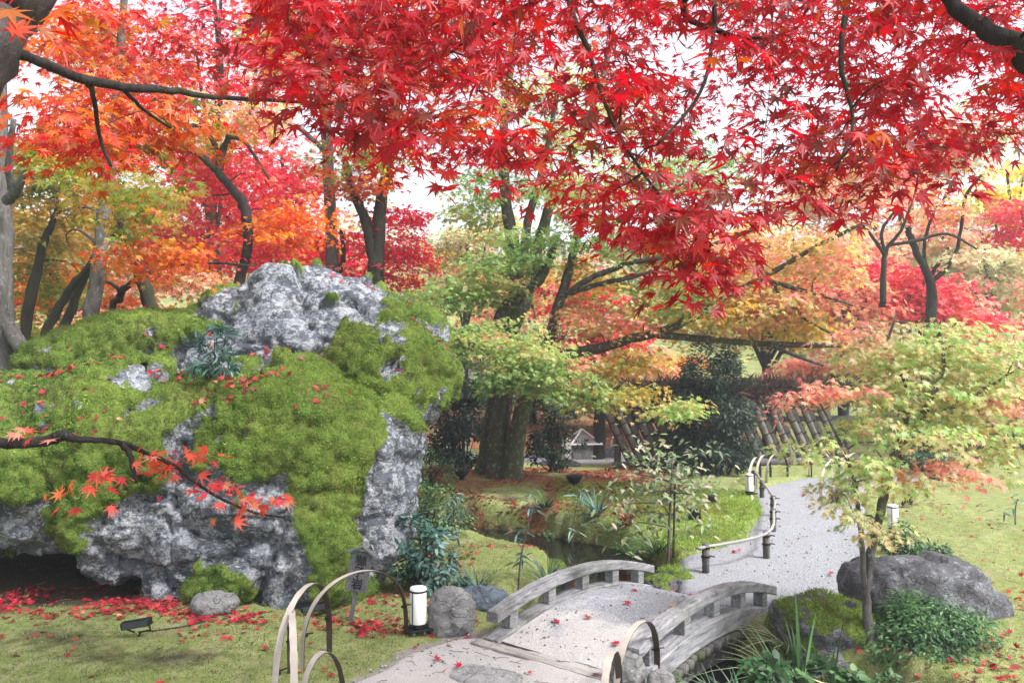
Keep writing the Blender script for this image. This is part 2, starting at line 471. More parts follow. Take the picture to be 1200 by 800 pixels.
# palettes: leaf colours in linear light, with weights
def pal(*items):
    c = np.array([i[0] for i in items]); w = np.array([i[1] for i in items], float)
    return c, w / w.sum()
PAL = {
    'red': pal(((.52, .016, .028), 5), ((.42, .010, .020), 4), ((.58, .035, .03), 3), ((.27, .018, .018), 1.6), ((.52, .10, .03), .5), ((.22, .045, .02), .8)),
    'redorange': pal(((.66, .06, .03), 4), ((.70, .14, .03), 4), ((.60, .03, .03), 3), ((.66, .24, .04), 1.5), ((.40, .12, .03), 1)),
    'orange': pal(((.72, .2, .04), 4), ((.75, .32, .06), 4), ((.7, .1, .04), 3), ((.55, .35, .06), 1.5)),
    'gold': pal(((.60, .40, .10), 4), ((.64, .32, .10), 2), ((.46, .42, .13), 3), ((.32, .38, .12), 2), ((.72, .54, .18), 1)),
    'olive': pal(((.30, .34, .07), 4), ((.44, .40, .08), 3), ((.18, .26, .05), 3), ((.56, .36, .08), 1.5), ((.62, .22, .06), .6)),
    'green': pal(((.26, .40, .14), 4), ((.36, .48, .18), 4), ((.15, .28, .09), 3), ((.48, .52, .22), 2)),
    'ygreen': pal(((.40, .50, .18), 4), ((.52, .53, .21), 3), ((.26, .40, .13), 3), ((.64, .50, .22), 1), ((.68, .40, .24), .6)),
    'pink': pal(((.70, .10, .14), 4), ((.74, .2, .2), 3), ((.66, .06, .1), 3), ((.75, .33, .22), 1)),
    'crimson': pal(((.62, .035, .07), 5), ((.68, .08, .12), 3), ((.5, .02, .045), 2)),
    'salmon': pal(((.78, .40, .31), 4), ((.76, .48, .30), 3), ((.72, .26, .23), 3), ((.62, .52, .27), 1.5)),
    'goldpink': pal(((.66, .46, .18), 4), ((.72, .38, .24), 3), ((.72, .28, .27), 2.4), ((.46, .47, .18), 3)),
    'pale': pal(((.56, .56, .33), 4), ((.66, .54, .36), 3), ((.42, .50, .28), 3), ((.72, .46, .36), 2)),
    'palegreen': pal(((.38, .57, .20), 5), ((.52, .63, .27), 4), ((.36, .49, .19), 3), ((.70, .62, .36), 1.6)),
    'lowred': pal(((.70, .11, .07), 4), ((.74, .22, .09), 3), ((.74, .30, .22), 3), ((.6, .05, .06), 3)),
    'yellow': pal(((.78, .62, .06), 5), ((.7, .6, .12), 3), ((.5, .52, .1), 1)),
    'dark': pal(((.009, .022, .013), 5), ((.018, .036, .021), 3), ((.04, .065, .045), 1)),
    'shrub': pal(((.045, .11, .04), 4), ((.08, .17, .06), 3), ((.025, .065, .025), 3), ((.13, .23, .09), 1)),
    'bluegreen': pal(((.05, .115, .095), 4), ((.09, .18, .15), 3), ((.03, .07, .05), 3), ((.17, .28, .25), 1)),
    'teal': pal(((.16, .26, .2), 3), ((.1, .2, .13), 3), ((.24, .34, .24), 2)),
    'varieg': pal(((.36, .38, .24), 3), ((.2, .27, .12), 4), ((.10, .16, .07), 3), ((.45, .36, .30), .8)),
    'fallen': pal(((.46, .02, .05), 5), ((.34, .012, .03), 4), ((.52, .07, .06), 2), ((.24, .03, .03), 2), ((.5, .26, .14), .9), ((.2, .09, .05), 1.6)),
    'litter': pal(((.30, .05, .035), 4), ((.22, .08, .045), 4), ((.33, .10, .05), 3), ((.16, .06, .035), 3), ((.3, .2, .1), 1)),
    'moss': pal(((.25, .36, .065), 4), ((.19, .29, .05), 4), ((.35, .44, .11), 3), ((.11, .19, .03), 2)),
    'lawn': pal(((.30, .36, .12), 4), ((.22, .28, .08), 3), ((.40, .43, .20), 3), ((.42, .36, .22), 1.5)),
}
def pick(name, n, stick=None, g=None):
    c, w = PAL[name]
    i = rng.choice(len(w), n, p=w)
    if stick is not None:
        i = np.where(rng.random(n) < .6, stick, i)
    col = c[i] * rng.uniform(.78, 1.2, (n, 1)) * rng.uniform(.93, 1.07, (n, 3))
    return np.clip(col, 0, .9)

def sprays(cloud, cen, R, nl, size, palname, droop=.3, tilt=.25, tip=None, face=0.0, up=1.0, flat=.1):
    """flat drooping sprays of leaves round the centres cen (k,3)"""
    k = len(cen)
    if k == 0: return
    R = np.broadcast_to(R, (k,)) * rng.uniform(.65, 1.25, k)
    ids = np.repeat(np.arange(k), nl); n = len(ids)
    r = np.sqrt(rng.random(n)); th = rng.uniform(0, 2 * math.pi, n)
    rad = np.stack([np.cos(th), np.sin(th), np.zeros(n)], 1)
    Rr = (R[ids] * r)[:, None]
    tl = rng.normal(size=(k, 2)) * tilt
    pos = cen[ids] + rad * Rr * np.array([1, 1, 1])
    pos[:, 2] += (rad[:, 0] * tl[ids, 0] + rad[:, 1] * tl[ids, 1]) * Rr[:, 0] - droop * R[ids] * r * r + flat * R[ids] * rng.normal(size=n)
    N = np.array([0, 0, up]) + rad * (.55 * r[:, None]) + rng.normal(size=(n, 3)) * .45 + np.array([0, -face, 0])
    T = rad * .8 + np.array([0, 0, -.45]) + rng.normal(size=(n, 3)) * .4
    st = rng.choice(len(PAL[palname][1]), k, p=PAL[palname][1])
    C = pick(palname, n, st[ids])
    C2 = None
    if tip is not None:
        on = (rng.random(k) < tip[1])[ids] | (rng.random(n) < tip[1] * .3)
        C2 = np.where(on[:, None], pick(tip[0], n), C)
    cloud.add(pos, N, T, size * rng.uniform(.65, 1.2, n), C, C2)

def pad_centres(px, py, Y, rx, ry, ns, depth=.8):
    c = P(px, py, Y); ax = rx / FOC * Y; az = ry / FOC * Y
    u = rng.normal(size=(ns, 3)); u = nz(u) * (rng.random((ns, 1)) ** (1 / 2.2))
    return c + u * np.array([ax, max(.4, depth * ax), az])

class Wood:
    """limbs of one tree; remembers points twigs can grow from"""
    def __init__(s): s.mb = MB(); s.nodes = []
    def limb(s, pts, n=9, sub=5, wob=.04):
        """pts: (px, py, Y, radius in px)"""
        A = np.array([list(P(p[0], p[1], p[2])) + [p[3] / FOC * p[2]] for p in pts])
        return s.limb_w(A, n, sub, wob)
    def limb_w(s, A, n=9, sub=5, wob=.04):
        A = catmull(np.asarray(A, float), sub)
        A[:, 3] = np.maximum(A[:, 3], .003)
        j = rng.normal(size=(len(A), 3)) * np.minimum(A[:, 3:4] * .14, .008); j[0] = 0
        A[:, :3] += j
        V, F = tube(A[:, :3], A[:, 3], n, True, wob)
        s.mb.add(V, F)
        s.nodes.append(A)
        return A
    def twigs(s, cen, r0=.012, r1=.003, maxd=3.0, frac=1.0):
        if not s.nodes: return
        nodes = np.concatenate([a[:, :3] for a in s.nodes]); rad = np.concatenate([a[:, 3] for a in s.nodes])
        cen = cen[rng.random(len(cen)) < frac] if frac < 1 else cen
        d = np.array([np.min(np.linalg.norm(nodes - c, axis=1)) for c in cen])
        for i in np.argsort(d):
            c = cen[i]
            dd = np.linalg.norm(nodes - c, axis=1) + .35 * np.maximum(0, nodes[:, 2] - c[2])
            j = np.argmin(dd); a = nodes[j]
            L = np.linalg.norm(c - a)
            if L > maxd or L < .03: continue
            m1 = a + (c - a) * .35 + np.array([0, 0, .10 * L]) + rng.normal(size=3) * .05 * L
            m2 = a + (c - a) * .7 + np.array([0, 0, .10 * L]) + rng.normal(size=3) * .05 * L
            ra = min(rad[j] * .75, r0 + .006 * L)
            pts = catmull(np.array([a, m1, m2, c]), 3)
            rr = np.linspace(ra, r1, len(pts))
            V, F = tube(pts, rr, 5, False); s.mb.add(V, F)
            nodes = np.concatenate([nodes, pts[2:]]); rad = np.concatenate([rad, rr[2:]])

def tree(name, label, base, limbs, pads, bark, cat='tree', group=None, size=.09, nl=45, R=.38, shape='m5', leafmat='leaf',
         droop=.3, twig=True, tip=None, extra=None, tw=(.012, .003, 3.0), frac=1.0, up=1.0, face=0.0):
    """limbs: lists of (px,py,Y,rpx); the first is the trunk. pads: (px,py,Y,rx,ry,nsprays,palette)"""
    root = thing(name, label, cat, base, 0, group)
    W = Wood()
    for k, l in enumerate(limbs):
        s0 = P(*l[0][:3]); r0 = l[0][3] / FOC * l[0][2]
        A = np.array([list(P(p[0], p[1], p[2])) + [p[3] / FOC * p[2]] for p in l])
        free = not W.nodes or min(np.min(np.linalg.norm(a[:, :3] - s0, axis=1)) for a in W.nodes) > .45
        if (k == 0 or (free and s0[2] < 3.0)):
            gx_, gy_ = (base[0], base[1]) if k == 0 else (s0[0], s0[1])
            zg = gz(gx_, gy_)
            if s0[2] > zg + .05: A = np.concatenate([[[gx_, gy_, zg - .1, r0 * 1.2]], A])
        W.limb_w(A, 12 if l[0][3] > 12 else 8)
    if extra:
        for A in extra: W.limb_w(A)
    cl = Cloud(shape)
    for p in pads:
        cen = pad_centres(*p[:6])
        o = p[7] if len(p) > 7 else {}
        sprays(cl, cen, o.get('R', R), o.get('nl', nl), o.get('size', size), p[6], droop, tip=o.get('tip', tip), up=up, face=face)
        if twig: W.twigs(cen, *tw, frac=frac)
    W.mb.build('trunk', M[bark], root, True, True)
    if pads: cl.build('crown', M[leafmat], root)
    return root

def crownlike(name, label, base, h, r, n, palname, leaf=.07, shape='round', mat='leaf_gloss', cat='shrub', group=None, bark='bark_dark', stems=5, lean=0, flat=.8, clump=9, face=.35):
    """a bush: stems from the ground and leaf clumps through a dome"""
    base = np.asarray(base, float)
    root = thing(name, label, cat, base, 0, group)
    cl = Cloud(shape, .1, .15); mb = MB()
    nc = max(6, n // clump // 6)
    u = nz(rng.normal(size=(nc, 3))) * rng.random((nc, 1)) ** (1 / 3)
    u[:, 2] = np.abs(u[:, 2]) * 1.15 - .15
    u *= (1 + .25 * fbm(u * 2 + base, 2, 7))[:, None]
    cen = base + np.array([0, 0, h * .18]) + u * np.array([r, r * .9, h * .82])
    per = max(4, n // nc)
    ids = np.repeat(np.arange(nc), per); m = len(ids)
    off = nz(rng.normal(size=(m, 3))) * rng.random((m, 1)) ** .5
    pos = cen[ids] + off * np.array([1, 1, .7]) * (.26 * r)
    out = nz(pos - (base + np.array([0, 0, h * .25])))
    N = np.array([0, 0, flat]) + out * .7 + rng.normal(size=(m, 3)) * .45 + np.array([0, -face, 0])
    T = out + off * .5 + rng.normal(size=(m, 3)) * .5
    st = rng.choice(len(PAL[palname][1]), nc, p=PAL[palname][1])
    cl.add(pos, N, T, leaf * rng.uniform(.6, 1.2, m), pick(palname, m, st[ids]))
    pickc = cen[rng.permutation(nc)[:max(stems * 4, 8)]]
    for c in pickc:
        c = base + (c - base) * .85
        a = base + np.array([*(rng.normal(size=2) * .04 * r / .4), 0])
        mid = (a + c) / 2 + rng.normal(size=3) * .06 * r
        V, F = tube(catmull(np.array([a, mid, c]), 3), np.linspace(.014 * max(.5, r / .5), .004, 7), 5, False); mb.add(V, F)
    mb.build('stem', M[bark], root, True, True)
    cl.build('foliage', M[mat], root)
    return root

def blades(name, label, base, n, h, w, palname, spread=.15, bend=.5, cat='plant', group=None, mat='leaf_gloss', lean=(0, 0), part='leaf_blade'):
    """strap leaves that arch outwards"""
    base = np.asarray(base, float)
    root = thing(name, label, cat, base, 0, group)
    V = []; F = []; C = []
    cols = pick(palname, n)
    for i in range(n):
        a = rng.uniform(0, 2 * math.pi); L = h * rng.uniform(.55, 1.1); b = bend * rng.uniform(.3, 1.3)
        d = np.array([math.cos(a), math.sin(a), 0]); s_ = np.cross(d, [0, 0, 1])
        o = base + d * spread * rng.random() * .5
        k0 = len(V)
        for j in range(7):
            t = j / 6
            c = o + d * (L * b * t ** 2 + spread * t) + np.array([lean[0] * t, lean[1] * t, L * (t - .55 * b * t ** 2.4)])
            ww = w * (1 - t ** 2.2) * .5 + .0008
            V += [c - s_ * ww, c + s_ * ww + np.array([0, 0, ww * .4])]; C += [cols[i], cols[i]]
            if j: F.append([k0 + 2 * j - 2, k0 + 2 * j - 1, k0 + 2 * j + 1, k0 + 2 * j])
    mesh(part, np.array(V), np.array(F), M[mat], root, True, np.array(C), True)
    return root
# ---------------------------------------------------------------- terrain
STREAM = np.array([(-7, 13.5, .8), (-3, 12.2, .7), (-.7, 11.3, .55), (.3, 10.5, .6), (1.0, 9.6, .62), (1.08, 8.6, .52), (.75, 7.3, .55), (1.05, 6.5, .5), (1.7, 5.7, .5), (2.5, 4.7, .55), (3.6, 3.2, .6), (6, 1, .8)])
FARPATH = np.array([(1.72, 7.35, .72), (2.3, 7.78, .80), (2.7, 8.35, .85), (3.45, 9.4, .62), (4.3, 11.4, .66), (5.1, 13.8, .8), (6.1, 15.0, .7), (7.2, 15.5, .55), (8.3, 15.9, .25)])
NEARPATH = np.array([(.36, 5.72, .70), (.05, 5.3, .86), (-.15, 4.6, 1.02), (-.2, 3.5, 1.1), (-.2, -4, 1.2)])
COURT = np.array([(-1.5, 19.6, .4), (1.5, 19.0, 1.1), (2.6, 19.2, 1.3)])

def sdist(x, y, L):
    """signed distance to a variable-width polyline (negative inside)"""
    best = np.full(x.shape, 1e9)
    for (x0, y0, w0), (x1, y1, w1) in zip(L[:-1], L[1:]):
        dx, dy = x1 - x0, y1 - y0
        t = np.clip(((x - x0) * dx + (y - y0) * dy) / (dx * dx + dy * dy), 0, 1)
        d = np.hypot(x - x0 - t * dx, y - y0 - t * dy) - (w0 + t * (w1 - w0))
        best = np.minimum(best, d)
    return best

def bumpf(x, y, cx, cy, rx, ry, h):
    return h * np.exp(-(((x - cx) / rx) ** 2 + ((y - cy) / ry) ** 2))

def terrain(x, y):
    x = np.asarray(x, float); y = np.asarray(y, float)
    p3 = np.stack([x, y, np.zeros_like(x)], 1)
    wob = .05 * vnoise(p3 * 2.6, 3) + .025 * vnoise(p3 * 8, 4)
    dp = np.minimum(sdist(x, y, FARPATH), sdist(x, y, COURT)) + wob
    dn = sdist(x, y, NEARPATH) + wob * 1.6
    dc = sdist(x, y, STREAM) + wob * 1.5
    isl = smooth(0.6, 1.2, x) * smooth(4.6, 3.8, x) * smooth(7.6, 8.2, y) * smooth(14.5, 12.5, y)
    H = .05 + .11 * isl + .03 * smooth(3, 5, x)
    h = -.07 + (.07 + H) * smooth(-.04, .24, dp)
    h = np.minimum(h, -.035 + .06 * smooth(-.12, .3, dn))
    h = h + .05 * fbm(p3 * .8, 3, 5) * smooth(.1, .6, np.minimum(dp, dn)) + .012 * fbm(p3 * 5, 3, 9) * smooth(.0, .3, np.minimum(dp, dn))
    h = h + bumpf(x, y, -.15, 8.3, .75, .7, .16) + bumpf(x, y, -2.5, 13.5, 2.2, 2.4, .25) + bumpf(x, y, .8, 13.6, 1.6, 1.6, .18)
    h = h + 1.7 * smooth(-1.5, -6, x) * smooth(9.0, 14, y) + .5 * smooth(-6, -12, x)
    h = h + .09 * np.clip(y - 21, 0, 39) * smooth(21, 25, y) + .17 * np.clip(y - 30, 0, 30)
    h = h + .35 * smooth(8, 16, x) * smooth(5, 9, y)
    deep = smooth(.24, -.06, dc)
    h = h * (1 - deep) + (-.62) * deep
    return h, dp, dn, dc

def gz(x, y):
    return float(terrain(np.array([x], float), np.array([y], float))[0][0])

def GT(px, py):
    """where the ray through a pixel meets the terrain"""
    z = 0.0
    for _ in range(12):
        g = G(px, py, z); z = .5 * z + .5 * gz(g[0], g[1])
    g = G(px, py, z); return np.array([g[0], g[1], gz(g[0], g[1])])

def grid(xs, ys):
    X, Y = np.meshgrid(xs, ys); nx, ny = len(xs), len(ys)
    i = np.arange(nx * ny).reshape(ny, nx)
    F = np.stack([i[:-1, :-1], i[:-1, 1:], i[1:, 1:], i[1:, :-1]], -1).reshape(-1, 4)
    return X.ravel(), Y.ravel(), F

def axis(segs):
    out = []
    for a, b, s in segs: out += list(np.arange(a, b, s))
    return np.array(out + [segs[-1][1]])

xs = axis([(-190, -60, 10), (-60, -16, 2.2), (-16, -5, .25), (-5, 8, .055), (8, 18, .3), (18, 60, 2), (60, 190, 10)])
ys = axis([(-60, -4, 4), (-4, 3.5, .3), (3.5, 12, .05), (12, 20, .09), (20, 40, .4), (40, 90, 2.5), (90, 165, 12)])
gx, gy, gF = grid(xs, ys)
gh, gdp, gdn, gdc = terrain(gx, gy)
p3 = np.stack([gx, gy, 0 * gx], 1)
nl_ = fbm(p3 * .9, 4, 21)
# zones: R moss green, G leaf litter, B bare soil or sand
moss_z = np.clip(.75 + .5 * nl_, 0, 1)
lit = smooth(10.4, 11.6, gy) * smooth(4.2, 2.6, gx) * smooth(-6.5, -3, gx) * smooth(17.6, 15.5, gy) * np.clip(.85 + 1.1 * nl_, 0, 1)
lit = np.maximum(lit, smooth(20.5, 22, gy) * smooth(34, 30, gy) * smooth(9, 6, gx) * .95)
lit = np.maximum(lit, smooth(-1.0, -1.5, gx) * smooth(6.2, 6.6, gy) * smooth(7.6, 7.0, gy) * .35)
sand = np.maximum(smooth(.28, -.05, gdn + .14 * nl_), smooth(.05, -.12, gdp))
sand = sand * smooth(.12, .22, gdc)
cave = smooth(-1.9, -2.4, gx) * smooth(6.55, 6.9, gy) * smooth(13, 11, gy)  # shade under the overhang, put into the ground colour as dark soil
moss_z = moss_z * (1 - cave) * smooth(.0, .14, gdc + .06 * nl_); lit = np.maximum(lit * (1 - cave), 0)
zone = np.stack([moss_z, lit, sand], 1)

t = NT('garden_ground'); v = t.coord()
z = t.sep(t.attr()); n_f = t.noise(v, 60, 4, .65); n_m = t.noise(v, 9, 5, .65); n_l = t.noise(v, 1.6, 4)
moss = t.mix(t.ramp(n_f, [(.3, 0), (.7, 1)]), (.11, .15, .038), (.30, .35, .12))
moss = t.mix(t.math('MULTIPLY', t.ramp(n_m, [(.42, 0), (.7, 1)]), .75), moss, (.40, .38, .21))
moss = t.mix(t.ramp(t.noise(v, 3.1, 6, .7), [(.55, 0), (.68, .75)]), moss, (.26, .21, .12))
moss = t.mix(t.math('MULTIPLY', t.ramp(n_l, [(.45, 0), (.75, 1)]), .5), moss, (.16, .22, .05))
vc = t.n("ShaderNodeTexVoronoi"); vc.inputs["Scale"].default_value = 26; t.l(v, vc.inputs["Vector"])
lc = t.ramp(t.sep(vc.outputs[1])[0], [(0, (.12, .045, .025)), (.3, (.27, .055, .03)), (.55, (.17, .085, .045)), (.8, (.30, .11, .055)), (1, (.09, .10, .025))], 'CONSTANT')
lit_f = t.math('ADD', z[1], t.math('MULTIPLY', t.math('SUBTRACT', n_m, .5), 1.3))
col = t.mix(t.ramp(lit_f, [(.38, 0), (.62, .85)]), moss, lc)
soil = t.mix(n_f, (.16, .14, .12), (.42, .39, .36))
sf = t.math('ADD', z[2], t.math('MULTIPLY', t.math('SUBTRACT', n_m, .5), .9))
col = t.mix(t.ramp(sf, [(.4, 0), (.62, 1)]), col, soil)
# low moss channel: bare earth on the banks, painted shade in the boulder hollow
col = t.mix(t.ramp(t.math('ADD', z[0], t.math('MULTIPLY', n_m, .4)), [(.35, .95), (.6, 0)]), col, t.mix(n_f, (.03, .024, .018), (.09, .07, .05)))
M['ground'] = t.principled(col, .95, t.bump(t.math('ADD', n_f, n_m), .9, .03), .1)
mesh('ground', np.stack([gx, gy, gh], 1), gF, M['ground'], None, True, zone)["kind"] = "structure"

# gravel
t = NT('gravel'); v = t.coord(); a = t.noise(v, 70, 5, .8); b = t.noise(v, 2.2, 5, .6); c = t.voro(v, 60); d = t.noise(v, 22, 5, .75)
col = t.mix(t.ramp(a, [(.36, 0), (.62, 1)]), (.10, .106, .12), (.42, .435, .47))
col = t.mix(t.math('MULTIPLY', t.ramp(b, [(.4, 0), (.7, 1)]), .45), col, (.32, .315, .31))
col = t.mix(t.ramp(d, [(.56, 0), (.72, .6)]), col, (.13, .135, .15))
M['gravel'] = t.principled(col, .95, t.bump(t.math('ADD', t.math('ADD', a, c), d), .8, .015), .15)
t = NT('sandy_earth'); v = t.coord(); a = t.noise(v, 130, 3, .7); b = t.noise(v, 3.0, 6, .65); d = t.noise(v, 22, 5, .7)
col = t.mix(t.ramp(a, [(.3, 0), (.7, 1)]), (.30, .29, .28), (.66, .64, .625))
col = t.mix(t.math('MULTIPLY', t.ramp(b, [(.42, 0), (.66, 1)]), .6), col, (.42, .40, .38))
col = t.mix(t.ramp(d, [(.55, 0), (.75, .5)]), col, (.30, .285, .27))
M['sand'] = t.principled(col, .95, t.bump(t.math('ADD', a, d), .8, .015), .15)

def path_sheet(name, L, x0, x1, y0, y1, st, mat, ymax=None, dil=.45, z0=0.0):
    X, Y, F = grid(np.arange(x0, x1, st), np.arange(y0, y1, st))
    d = sdist(X, Y, L); dc = sdist(X, Y, STREAM)
    p = np.stack([X, Y, 0 * X], 1)
    Z = z0 + .012 * fbm(p * 2.5, 3, 31) + .004 * fbm(p * 14, 2, 35) - .35 * np.maximum(0, d) - 3.5 * np.maximum(0, .22 - dc)
    ok = (d < dil) & (dc > -.05)
    okf = ok[F].all(1); F = F[okf]
    used = np.unique(F); mp = np.zeros(len(X), int); mp[used] = np.arange(len(used))
    o = mesh(name, np.stack([X, Y, Z], 1)[used], mp[F], mat, None, True); o["kind"] = "structure"
path_sheet('gravel_path', FARPATH, .9, 13, 6.9, 19, .06, M['gravel'])
path_sheet('sandy_path', NEARPATH, -2, 1.6, -2, 6.6, .05, M['sand'])
path_sheet('courtyard', COURT, -3, 6, 16, 22, .12, M['gravel'], z0=.03)

t = NT('stream_water'); v = t.coord()
a = t.noise(v, 5, 3)
M['water'] = t.principled((.008, .009, .008), .06, t.bump(a, .12, .02), .45)
wx, wy, wF = grid(np.arange(-8, 7, .25), np.arange(0, 16, .25))
wd = sdist(wx, wy, STREAM); ok = (wd < .5)[wF].all(1)
used = np.unique(wF[ok]); mp = np.zeros(len(wx), int); mp[used] = np.arange(len(used))
mesh('stream', np.stack([wx, wy, 0 * wx - .26], 1)[used], mp[wF[ok]], M['water'], None, True)["kind"] = "structure"

# wooded hill far behind
X, Y, F = grid(np.linspace(-185, 185, 90), np.linspace(72, 160, 40))
p = np.stack([X, Y, 0 * X], 1)
Z = 8 + (Y - 72) * .24 + 4 * fbm(p * .022, 3, 51) + 1.5 * fbm(p * .1, 3, 55) - .0003 * X ** 2
M['hill'] = mat_flat('wooded_hill', (.22, .2, .15), .95, .6, .25, .05, 0, .8)
mesh('hill', np.stack([X, Y, Z], 1), F, M['hill'], None, True)["kind"] = "structure"
# ---------------------------------------------------------------- rocks
def remeshed(blobs, voxel, smooth_it=5):
    """union of ellipsoids (centre, radii, rotz, boxiness) -> vertices, polygons"""
    bm = bmesh.new()
    for c, r, rot, box in blobs:
        q = bmesh.ops.create_icosphere(bm, subdivisions=3, radius=1)['verts']
        for v in q:
            u = np.array(v.co)
            if box:
                m = np.max(np.abs(u)); u = u * (1 + box * (1 / max(m, .58) - 1))
            w = Matrix.Rotation(rot, 3, 'Z') @ Vector((u[0] * r[0], u[1] * r[1], u[2] * r[2]))
            v.co = w + Vector(c)
    me = bpy.data.meshes.new('tmp'); bm.to_mesh(me); bm.free()
    o = bpy.data.objects.new('tmp', me); COL.objects.link(o)
    a = o.modifiers.new('r', 'REMESH'); a.mode = 'VOXEL'; a.voxel_size = voxel
    b = o.modifiers.new('s', 'SMOOTH'); b.iterations = smooth_it; b.factor = .6
    e = o.evaluated_get(bpy.context.evaluated_depsgraph_get())
    m2 = bpy.data.meshes.new_from_object(e)
    V = np.empty(len(m2.vertices) * 3, np.float32); m2.vertices.foreach_get('co', V)
    N = np.empty_like(V); m2.vertices.foreach_get('normal', N)
    F = np.empty(len(m2.loops), np.int32); m2.loops.foreach_get('vertex_index', F)
    quads = all(p.loop_total == 4 for p in m2.polygons)
    F = F.reshape(-1, 4) if quads else [list(p.vertices) for p in m2.polygons]
    bpy.data.objects.remove(o); bpy.data.meshes.remove(me); bpy.data.meshes.remove(m2)
    return V.reshape(-1, 3).astype(float), N.reshape(-1, 3).astype(float), F

def normals(V, F):
    N = np.zeros_like(V)
    fn = np.cross(V[F[:, 2]] - V[F[:, 0]], V[F[:, 3]] - V[F[:, 1]])
    for k in range(4): np.add.at(N, F[:, k], fn)
    return nz(N)

def fuzz(V, F, w, n, L, palname, pal2=None, shape='blade', lay=.5):
    """short moss shoots on the faces where w is high"""
    a, b, c, d = (V[F[:, k]] for k in range(4))
    fn = np.cross(c - a, d - b); ar = np.linalg.norm(fn, axis=1) * .5; fn = nz(fn)
    pw = ar * np.clip(w[F].mean(1), 0, 1); pw = pw / pw.sum()
    i = rng.choice(len(F), n, p=pw)
    s = rng.random((n, 1)); t = rng.random((n, 1))
    p = (a[i] * (1 - s) + b[i] * s) * (1 - t) + (d[i] * (1 - s) + c[i] * s) * t
    T = fn[i] * .8 + np.array([0, 0, .25]) + rng.normal(size=(n, 3)) * lay
    N = np.cross(T, rng.normal(size=(n, 3)))
    cl = Cloud(shape, .1, 0)
    big = fbm(p * 1.6, 3, 77)[:, None]
    w1_, w2_, ci = worley(p * 24, 88)
    tuft = np.clip(.62 - w1_, 0, .6)[:, None]              # shoots stand in small rounded tufts
    mid = fbm(p * 6, 3, 79)[:, None]
    col = pick(palname, n) * (1 + .5 * big) * (1 + .45 * mid) * (.7 + .5 * ci[:, None])
    gr = np.clip(.5 + 1.3 * fbm(p * .9 + 4, 4, 83) + .35 * (1.0 - p[:, 2]), 0, 1)[:, None]     # some cushions a deeper green kind; low shade painted in towards the ground
    col = col * (1 - gr * np.array([.62, .42, .3]))
    br = smooth(.2, .5, fbm(p * 3.3 + 9, 5, 85, .62))[:, None]             # dry brown patches
    col = col * (1 - br * .7) + np.array([.22, .15, .07]) * br * .7
    cl.add(p + fn[i] * (tuft * .055 - .004), N, T, L * rng.uniform(.5, 1.3, n), np.clip(col, 0, .9))
    return cl

def simple_rock(name, label, c, r, rot, mat, vox=.02, seed=0, moss=0.0, rough=.12, cells=2.0, box=.25, group=None, cat='rock', mossn=0, extra=()):
    blobs = [((0, 0, 0), r, rot, box)] + list(extra)
    V, N, F = remeshed(blobs, vox, 3)
    s = min(r)
    d1, d2, cid = worley(V * (cells / s) * .5 + seed, seed)
    V = V + N * ((cid - .5) * rough * s * 1.1 + (d2 - d1 - .3) * rough * s * .5)[:, None]
    V = V + N * (fbm(V * 3.2 / s + seed, 4, seed) * rough * s * .45)[:, None]
    N = normals(V, F)
    mo = np.clip(moss * (N[:, 2] * .8 + .2 + .9 * fbm(V * 2 / s, 3, seed + 3)), 0, 1)
    root = thing(name, label, cat, c, 0, group)
    mesh('stone', V, F, mat, root, True, np.stack([mo, mo, mo], 1))
    if mossn: fuzz(V, F, (mo > .5) * 1.0, mossn, .022, 'moss').build('moss', M['moss_blade'], root, False)["kind"] = "stuff"
    return root

def E3(px, py, Y, rx, ry, rY, rot=0, box=.15):
    return (tuple(P(px, py, Y)), (rx / FOC * Y, rY, ry / FOC * Y), rot, box)

blobs = [
    E3(0, 545, 8.3, 190, 92, 1.95, 0, .1),
    E3(200, 525, 8.5, 170, 92, 1.6, 0, .1),
    E3(208, 622, 7.65, 44, 86, .95, .35, .35),
    E3(152, 600, 7.7, 58, 74, 1.0, .3, .35),     # nose above the cave
    E3(98, 586, 7.9, 66, 62, 1.0, 0, .3),
    E3(60, 620, 10.3, 240, 110, 1.0),              # back of the cave
    E3(340, 545, 8.3, 130, 120, 1.4),
    E3(310, 645, 7.6, 90, 62, .85, 0, .4),
    E3(262, 690, 7.2, 50, 36, .55),
    E3(395, 430, 9.7, 125, 106, 1.3, .2, .05),
    E3(375, 380, 9.8, 95, 70, .9, 0, .1),
    E3(320, 400, 9.9, 90, 62, .9, 0, .1),
    E3(438, 402, 9.6, 68, 58, .9, -.2, .1),
    E3(280, 425, 9.8, 100, 50, 1.0),
    E3(452, 445, 8.9, 76, 58, 1.0, 0, .15),
    E3(486, 440, 9.0, 45, 42, .8),
    E3(436, 580, 8.2, 42, 108, .85, 0, .3),
    E3(448, 540, 8.4, 42, 70, .8, 0, .4),
    E3(205, 432, 9.9, 125, 54, 1.2),
    E3(118, 436, 9.7, 62, 34, 1.0, 0, 0),
    E3(378, 640, 7.6, 52, 92, .8),
]
V, N, F = remeshed(blobs, .029, 7)
Vo = V.copy()
d1, d2, cid = worley(V * .95 + fbm(V * 1.1, 2, 5)[:, None] * .25, 3)
e1, e2, ei = worley(V * 2.3 * np.array([1, 1, 1.5]) + 5, 8)
stone_disp = (cid - .5) * .26 + np.minimum(d2 - d1, .25) * .35 - .06 + (ei - .5) * .09 + np.minimum(e2 - e1, .2) * .16 + fbm(V * 3, 5, 12) * .045 - np.abs(fbm(V * 4.5 * np.array([1, 1, 1.6]), 4, 17)) * (.045 - .025 * smooth(2.0, 2.5, V[:, 2])) - np.abs(fbm(V * 12, 3, 15)) * .014
w1, w2, wi = worley(V * 2.9 + fbm(V * 2, 2, 60)[:, None] * .3, 63)
x1, x2, xi = worley(V * 6.5, 66)
